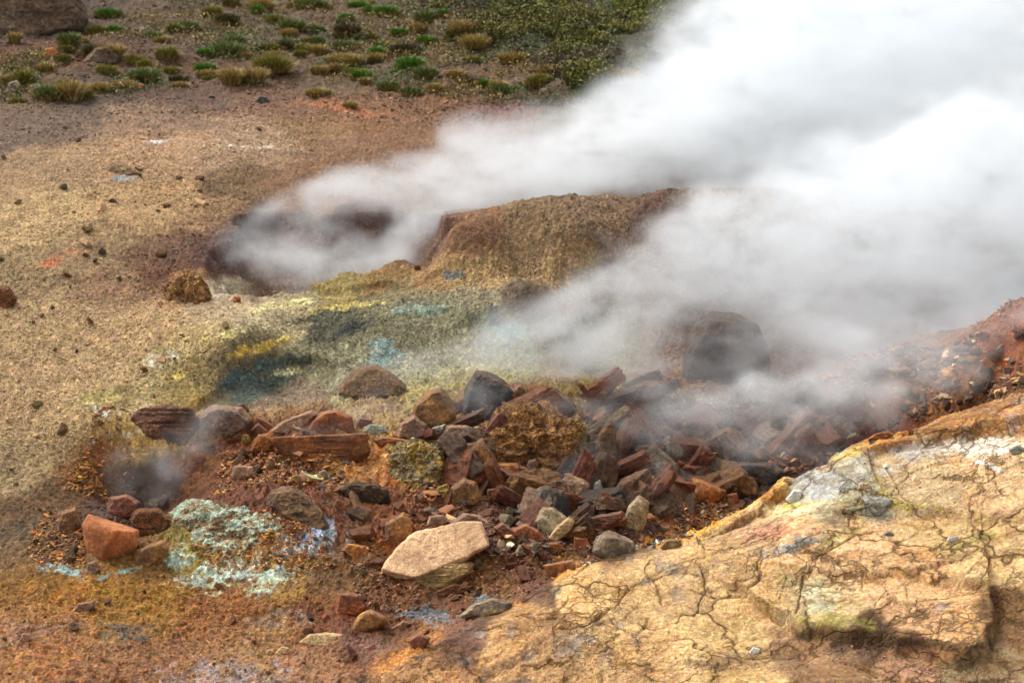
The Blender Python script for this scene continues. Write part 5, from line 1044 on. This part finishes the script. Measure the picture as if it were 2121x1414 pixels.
TUFTS = [
 ('bright green cushion beside the huge weathered boulder', 225, 34, 56, 16, 'green'), ('leftmost of three bright green cushions in a row', 742, 16, 40, 14, 'green'), ('middle of three bright green cushions in a row', 770, 28, 34, 16, 'green'), ('rightmost of three bright green cushions in a row', 800, 30, 46, 18, 'green'),
 ('small bright cushion just below the row of three', 718, 40, 28, 12, 'green'), ('bright green clump above the loose stony patch', 826, 72, 34, 14, 'green'), ('round bright clump left of the heath', 884, 90, 40, 16, 'green'), ('low bright clump on stony soil below the three cushions', 790, 94, 30, 10, 'green'),
 ('long green tuft lying down the slope towards the heath', 850, 142, 52, 24, 'green'), ('lower green tuft tailing off the long one', 882, 162, 44, 24, 'dull'),
 ('round bushy dull tuft beside the heath', 884, 50, 40, 28, 'dull'), ('dark spiky tuft below the bright cushions', 720, 74, 52, 24, 'dark'),
 ('large dark green spiky tuft near the pair of straw tufts', 566, 146, 74, 30, 'olive'), ('left of the pair of rounded straw tufts', 480, 172, 42, 28, 'straw'), ('right of the pair of rounded straw tufts', 524, 170, 52, 28, 'straw'),
 ('low green tuft left above the pair of straw tufts', 424, 144, 44, 14, 'green'), ('flat straw tuft touching the pair of rounded ones', 430, 158, 44, 14, 'straw'),
 ('spiky yellow-green tuft alone on brown soil', 346, 122, 38, 24, 'olive'), ('wide loose green tuft above the pair of straw tufts', 470, 112, 66, 24, 'dull'), ('small upright green tuft by the wide loose one', 488, 98, 34, 24, 'dull'),
 ('yellow-green tuft on the small grey boulder', 50, 172, 36, 26, 'olive'), ('long green tuft on the lip of the bare soil', 104, 200, 64, 22, 'dull'), ('brown rooted hummock tuft on the lip of the bare soil', 148, 206, 50, 36, 'straw'),
 ('thin yellow tuft below the long green one', 38, 216, 36, 14, 'olive'), ('upright green tuft in front of the huge boulder', 144, 94, 40, 24, 'dull'), ('tiny dry tuft at the foot of the huge boulder', 32, 88, 18, 20, 'straw'),
 ('withered dark tuft on the humped rock', 196, 118, 44, 26, 'dark'), ('dry pale tuft beside the humped rock', 232, 122, 44, 30, 'straw'), ('small dull tuft right of the huge boulder', 316, 80, 44, 14, 'dull'), ('olive tuft at the right of the humped rock', 278, 128, 50, 14, 'olive'),
 ('yellow-green flat tuft above the white-bladed one', 222, 156, 40, 20, 'olive'), ('white-bladed tuft over a dark gap in the soil', 300, 166, 62, 24, 'dull'), ('dry loose tuft below the white-bladed one', 258, 182, 50, 16, 'straw'), ('flat green tuft right of the white-bladed one', 352, 150, 44, 12, 'olive'), ('dark low tuft under the flat green one', 372, 168, 44, 12, 'dark'),
 ('round yellow tuft at the very top beside bare stones', 440, 34, 34, 20, 'olive'), ('pale dry tuft near the top with a bent crown', 540, 26, 50, 28, 'straw'), ('green tuft cut by the top edge', 478, 8, 30, 16, 'olive'), ('wide green tuft cut by the top edge', 640, 14, 90, 18, 'dull'),
 ('dull tuft under the pale dry one', 606, 66, 46, 26, 'dull'), ('grey-green wide tuft in the middle of the slope', 712, 104, 66, 20, 'dull'), ('pale tuft under the grey-green wide one', 714, 130, 90, 18, 'straw'), ('olive tuft left of the pale wide one', 620, 106, 60, 16, 'olive'), ('small olive tuft over crumbly soil', 560, 104, 36, 14, 'olive'), ('dark withered tuft by the left stony gully', 470, 52, 50, 22, 'dark'),
 ('small yellow-green tuft at the border of the red soil', 730, 152, 40, 12, 'olive'), ('dark dry tuft in the stony gully', 840, 112, 60, 22, 'dark'), ('straw tuft at the lower edge of the stony gully', 945, 160, 44, 16, 'straw'), ('small green tuft at the lower edge of the stony gully', 1005, 178, 28, 14, 'green'), ('dull tuft next to the last green one of the gully', 1040, 190, 60, 16, 'dull'),
 ('dark bushy tuft at the foot of the heath', 1112, 180, 38, 24, 'olive'), ('dry straw tuft right of the dark bushy one', 1140, 160, 50, 24, 'straw'), ('pale grassy tuft along the heath edge', 960, 70, 60, 26, 'straw'), ('loose dry tuft below the pale grassy one', 985, 96, 66, 22, 'straw'), ('withered tuft half way along the heath edge', 1062, 128, 60, 20, 'straw'), ('bleached tuft where steam begins', 1220, 210, 80, 22, 'dull'), ('dry tuft near the steam edge under the heath', 1290, 170, 60, 26, 'straw'), ('yellow dry speck of grass on the red soil', 726, 222, 26, 12, 'straw'), ('faint dry tuft above the red soil', 660, 196, 56, 14, 'straw'), ('dull tuft over the pinkish stones', 850, 196, 44, 16, 'dull'),
]
for i, (lb, a, b, w, h, k) in enumerate(TUFTS): tuft(lb, a, b, w, h, k, 300 + i)

_r = random.Random(5)
P_T = [(10, 120), (200, 60), (400, 0), (880, 0), (1010, 110), (1180, 200), (1000, 215), (800, 185), (560, 170), (300, 195), (20, 215)]
_nt, _used = 0, set()
while _nt < 60:
    a, b = _r.uniform(0, 1200), _r.uniform(0, 220)
    if not in_poly(P_T, a, b): continue
    k = _r.choice(['straw', 'olive', 'dull', 'straw', 'olive', 'dark', 'green'])
    lab = None
    for t in sorted(TUFTS, key=lambda q: (q[1] - a) ** 2 + (q[2] - b) ** 2)[:6]:
        sh_ = t[0]
        for c in CUTS + [' above ', ' cut ', ' by ', ' over ', ' along ', ' tailing ', ' beside ', ' half ', ' touching ', ' right ']: sh_ = sh_.split(c)[0]
        if sum(q[0].startswith(sh_) for q in TUFTS) > 1 or len(sh_.split()) < 3: continue
        rel = ('left of' if a < t[1] else 'right of') if abs(a - t[1]) > 1.5 * abs(b - t[2]) else ('above' if b < t[2] else 'below')
        l = {'straw': 'little dry', 'olive': 'little olive', 'dull': 'little dull green', 'dark': 'little withered', 'green': 'little fresh green'}[k] + ' tuft ' + rel + ' the ' + sh_
        if l not in _used: lab = l; _used.add(l); break
    if not lab: continue
    tuft(lab, a, b, _r.uniform(18, 46), _r.uniform(9, 20), k, 700 + _nt); _nt += 1

def cover(name, label, polys, n, hgt, mats, seed, clump=1.2, thr=0., bw=.02):
    """dense low plants as one mass of little leaves"""
    r = np.random.default_rng(seed)
    for mi, (mk, w, nz) in enumerate(mats):
        xs = []
        P = np.array(polys); m = int(n * w)
        a = r.uniform(P.min(0), P.max(0), (m * 3, 2)); a = a[poly_sd(P, a[:, 0], a[:, 1]) > 0][:m]
        z = np.full(len(a), 1.3)
        for _ in range(8):
            x, y = at_z(a[:, 0], a[:, 1], z); z = .5 * z + .5 * base(x, np.clip(y, 8, 26))
        y = np.clip(y, 8, 60)
        keep = fbm(x, y, 0 * x, clump, 3, seed + nz) > thr
        x, y = x[keep], y[keep]; m = len(x)
        z = land(x, y)
        hh = hgt * r.uniform(0, 1, m) * (.6 + .6 * sst(-.5, .6, fbm(x, y, 0 * x, clump * 2, 2, seed + 50)))
        d1 = r.normal(size=(m, 3)); d1 /= np.linalg.norm(d1, axis=1)[:, None]
        d2 = np.cross(d1, r.normal(size=(m, 3))); d2 /= np.linalg.norm(d2, axis=1)[:, None]
        s = bw * r.uniform(.5, 1.3, m)[:, None]
        c = np.stack([x, y, z + hh], -1)
        V = np.stack([c - d1 * s, c + d2 * s * .4, c + d1 * s, c - d2 * s * .4], 1).reshape(-1, 3)
        F = (np.arange(m) * 4)[:, None] + np.arange(4)[None]
        me = mesh_from(name, V, F, GM[mk], False)
        tn = np.clip(.15 + .5 * hh / hgt + r.normal(0, .18, m), 0, 1)
        at = me.attributes.new('tone', 'FLOAT', 'POINT'); at.data.foreach_set('value', np.repeat(tn, 4).astype(np.float32))
        o = bpy.data.objects.new(name, me); COL.objects.link(o); tag(o, label[mi], None, None, 'stuff'); o['category'] = 'ground cover'
HEATH_PX = [(866, -30), (872, 20), (940, 60), (990, 80), (1030, 110), (1080, 140), (1130, 170), (1180, 200), (1240, 205), (1300, 180), (1360, 120), (1440, 60), (1560, 30), (1700, -20), (1700, -40)]
cover('heath', ['olive-green mossy heath sprawling across the top of the slope', 'bright young green shoots in the heath', 'withered brown twigs in the heath'], HEATH_PX, 90000, .15, [('olive', .8, 1), ('green', .14, 2), ('dark', .35, 3)], 77, 1.3, .08)
cover('sparse_grass', ['thin dry grass between the tufts', 'thin green grass between the tufts'], [(0, 120), (200, 60), (400, -10), (1300, -10), (1250, 230), (1000, 220), (800, 190), (560, 180), (300, 200), (0, 215)], 42000, .07, [('straw', 1.0, 5), ('dull', .8, 6)], 78, 1.6, .1, .018)

# ------------------------------------------------------------------ steam
# puffs: column, row, distance north, half width, half height (picture units), half depth (m), lean, strength
REAR = [(760, 545, 13.9, 70, 60, .5, 40, 1.2), (830, 490, 14.1, 80, 45, .6, 40, 2.2), (640, 560, 13.9, 130, 60, .5, 20, .5), (600, 480, 14.3, 120, 60, .5, 20, .5), (900, 440, 14.6, 120, 45, .6, 30, 2.6), (1040, 395, 15.0, 160, 52, .7, 20, 3.4), (1230, 340, 15.4, 190, 70, .8, 20, 4), (1430, 270, 15.8, 220, 105, .9, 25, 4.5), (1650, 180, 16.2, 260, 150, 1.1, 30, 5), (1900, 120, 16.4, 280, 200, 1.3, 0, 5.5),
        (700, 400, 14.6, 150, 40, .5, 15, 1.5), (850, 350, 14.9, 170, 50, .6, 15, 1.9), (1020, 300, 15.3, 190, 60, .7, 15, 2.0), (600, 425, 14.5, 70, 18, .4, 20, 1.2), (1560, 70, 16.6, 170, 110, .9, 60, 3.4), (2150, 350, 16, 300, 200, 1.5, 0, 5.5), (1750, 380, 15.8, 260, 80, .8, 5, 4.5), (1460, 60, 17, 90, 100, .8, 60, 1.4), (1250, 230, 16, 120, 50, .6, 25, 1.0)]
FRONT = [(1180, 720, 11.9, 230, 60, .35, 10, 1.3), (1640, 700, 12.0, 160, 55, .35, 0, 1.5), (1750, 740, 11.8, 240, 50, .4, 0, 1.6), (1650, 650, 12.2, 220, 60, .5, 0, 2.2), (1900, 690, 12.0, 220, 50, .5, 0, 1.8), (1200, 700, 12.0, 200, 60, .35, 15, 1.4), (1180, 640, 12.25, 190, 80, .4, 35, 1.8), (1080, 750, 11.75, 180, 50, .3, 10, 1.1), (2020, 660, 11.95, 200, 50, .5, 10, 1.8), (1800, 710, 11.95, 190, 55, .4, 0, 2.2), (1330, 560, 12.50, 130, 55, .35, 40, 2.0), (1430, 500, 12.60, 160, 65, .4, 35, 3.0), (1600, 480, 12.80, 200, 100, .5, 10, 4.0), (1800, 460, 13.00, 240, 140, .8, 10, 5), (2050, 420, 13.00, 260, 190, 1.0, 10, 5.5), (1480, 590, 12.50, 180, 50, .35, 5, 2.4), (1700, 600, 12.70, 220, 65, .5, -5, 3.2), (1900, 600, 12.70, 220, 70, .6, 0, 2.4), (1280, 620, 12.50, 150, 60, .35, 30, 1.4), (1110, 700, 11.95, 200, 75, .35, 20, 1.5), (1240, 700, 12.05, 150, 65, .4, 10, 1.5), (1650, 690, 12.15, 100, 55, .35, 0, 1.8), (1600, 750, 11.85, 110, 36, .3, 0, 1.2), (1720, 770, 11.65, 130, 50, .4, 0, 1.4), (1010, 775, 11.65, 130, 50, .3, 20, 1.1), (880, 750, 11.65, 190, 55, .3, 15, .9), (1250, 765, 11.65, 220, 40, .3, 5, 1.5), (2050, 620, 12.80, 180, 50, .6, 0, 1.2), (1950, 750, 11.05, 120, 60, .4, 20, 1.1), (1440, 810, 11.65, 110, 36, .3, 20, 1.0)]
LOW = [(1150, 860, 10.9, 150, 60, .3, 20, .7), (1600, 800, 11.3, 180, 50, .3, 10, 1.2), (560, 530, 13.9, 120, 70, .5, 0, 1.5), (690, 550, 13.9, 110, 60, .5, 30, 1.6), (1900, 740, 11.4, 210, 55, .35, 10, 1.5), (1750, 800, 11.2, 150, 50, .3, 10, 1.2), (1450, 780, 11.9, 200, 45, .3, 5, .9), (2070, 670, 10.9, 150, 50, .3, 20, 1.3), (2000, 760, 10.8, 110, 45, .3, 20, 1.0), (1500, 830, 11.2, 200, 50, .3, 10, 1.1), (1240, 830, 11.3, 150, 40, .25, 20, .9), (1350, 850, 11.0, 170, 60, .3, 20, 1.2), (1560, 880, 10.9, 170, 70, .35, 10, 1.4), (1680, 860, 10.8, 140, 60, .35, 10, 1.3), (1840, 820, 10.7, 90, 60, .3, 60, 1.5), (1380, 990, 10.4, 60, 60, .2, 50, .9), (1200, 970, 10.5, 120, 50, .25, 20, .8), (900, 860, 10.9, 120, 50, .3, 20, .8), (980, 830, 11.0, 60, 60, .3, 40, 1.0), (760, 830, 11.0, 110, 40, .3, 15, 1.0), (660, 880, 10.6, 90, 30, .25, 20, .9), (320, 975, 10.2, 170, 80, .3, 35, .62), (420, 900, 10.2, 150, 45, .3, 30, .7), (230, 1040, 9.9, 90, 50, .2, 0, .55), (1750, 940, 10.3, 150, 40, .3, 10, .9)]

def vol_mat(name, dens, col=(.958, .984, 1.0)):
    m = bpy.data.materials.new(name); k = N(NT(m))
    o = k.n('ShaderNodeOutputMaterial'); v = k.n('ShaderNodeVolumePrincipled')
    v.inputs['Color'].default_value = (*col, 1); v.inputs['Density'].default_value = dens; v.inputs['Anisotropy'].default_value = .15
    k.l(v.outputs[0], o.inputs['Volume']); return m

def steam(name, label, puffs, mat, voxel, noise_sc, erode, gain, seed, cut=.12, thin=.7):
    C, lo, hi = [], np.full(3, 1e9), np.full(3, -1e9)
    for (a, b, y, ru, rv, rd, ang, amp) in puffs:
        p = at_y(a, b, y); s = (y / CP) / FPX
        C.append((p, ru * s, rv * s, rd * thin, math.radians(ang), amp))
        R = np.array([max(ru, rv) * s, rd, max(ru * abs(math.sin(math.radians(ang))), rv) * s]) * 1.9
        lo = np.minimum(lo, p - R); hi = np.maximum(hi, p + R)
    ng = bpy.data.node_groups.new(name, 'GeometryNodeTree')
    ng.interface.new_socket(name='Geometry', in_out='INPUT', socket_type='NodeSocketGeometry')
    ng.interface.new_socket(name='Geometry', in_out='OUTPUT', socket_type='NodeSocketGeometry')
    k = N(ng)
    gi = k.n('NodeGroupInput'); go = k.n('NodeGroupOutput')
    pos = k.n('GeometryNodeInputPosition').outputs[0]
    # billows: push the sampling point about before the puffs are measured
    w1 = k.noise(pos, noise_sc * .55, 2, .5)
    wp = k.vm('SCALE', k.vm('SUBTRACT', w1.outputs['Color'], (.5, .5, .5)).outputs[0], sc=.55).outputs[0]
    q0 = k.vm('ADD', pos, wp).outputs[0]
    tot = None
    for (p, ru, rv, rd, an, amp) in C:
        d = k.vm('SUBTRACT', q0, tuple(p)).outputs[0]
        ca, sa = math.cos(an), math.sin(an)
        e1 = k.vm('DOT_PRODUCT', d, (ca / ru, 0, sa / ru)).outputs['Value']
        e2 = k.vm('DOT_PRODUCT', d, (-sa / rv, 0, ca / rv)).outputs['Value']
        e3 = k.vm('DOT_PRODUCT', d, (0, 1 / rd, 0)).outputs['Value']
        q = k.math('MULTIPLY', e1, e1); q = k.math('MULTIPLY_ADD', e2, e2, q); q = k.math('MULTIPLY_ADD', e3, e3, q)
        g = k.math('MULTIPLY', k.math('EXPONENT', k.math('MULTIPLY', q, -1.3)), amp)
        tot = g if tot is None else k.math('ADD', tot, g)
    mp = k.vm('MULTIPLY', pos, (.7, 1, 1.35)).outputs[0]
    nz = k.noise(mp, noise_sc, 7, .68, .9)
    nn = k.math('MULTIPLY_ADD', nz.outputs[0], 2.0, -1.0)
    fac = k.math('MULTIPLY_ADD', nn, erode, 1.0)
    den = k.math('SUBTRACT', k.math('MULTIPLY', tot, fac), cut, clamp=False)
    den = k.math('MAXIMUM', den, 0.0); den = k.math('MULTIPLY', den, gain)
    den = k.math('MINIMUM', den, k.math('MULTIPLY_ADD', nz.outputs[0], 5.0, -1.1))
    vc = k.n('GeometryNodeVolumeCube')
    k.l(den, vc.inputs['Density']); vc.inputs['Min'].default_value = tuple(lo); vc.inputs['Max'].default_value = tuple(hi)
    for i, ax in enumerate('XYZ'): vc.inputs['Resolution ' + ax].default_value = int(min(340, max(8, (hi[i] - lo[i]) / voxel)))
    sm = k.n('GeometryNodeSetMaterial'); sm.inputs['Material'].default_value = mat
    k.l(vc.outputs[0], sm.inputs[0]); k.l(sm.outputs[0], go.inputs[0])
    me = bpy.data.meshes.new(name); me.materials.append(mat)
    o = bpy.data.objects.new(name, me); COL.objects.link(o)
    md = o.modifiers.new('steam', 'NODES'); md.node_group = ng
    tag(o, label, 'steam', None, 'stuff')
steam('steam', 'thick white steam pouring from the rear crater up the hillside', REAR, vol_mat('thick_steam', 1.0), .05, 2.3, 4.6, 1.0, 1, .35)
steam('steam', 'white steam rolling out of the central pit', FRONT, vol_mat('rolling_steam', 1.0), .042, 2.8, 4.6, 1.0, 2, .35)
steam('steam', 'thin wisps of steam drifting over the rubble', LOW, vol_mat('thin_steam', 1.0), .032, 3.6, 4.0, 1.0, 3, .35)
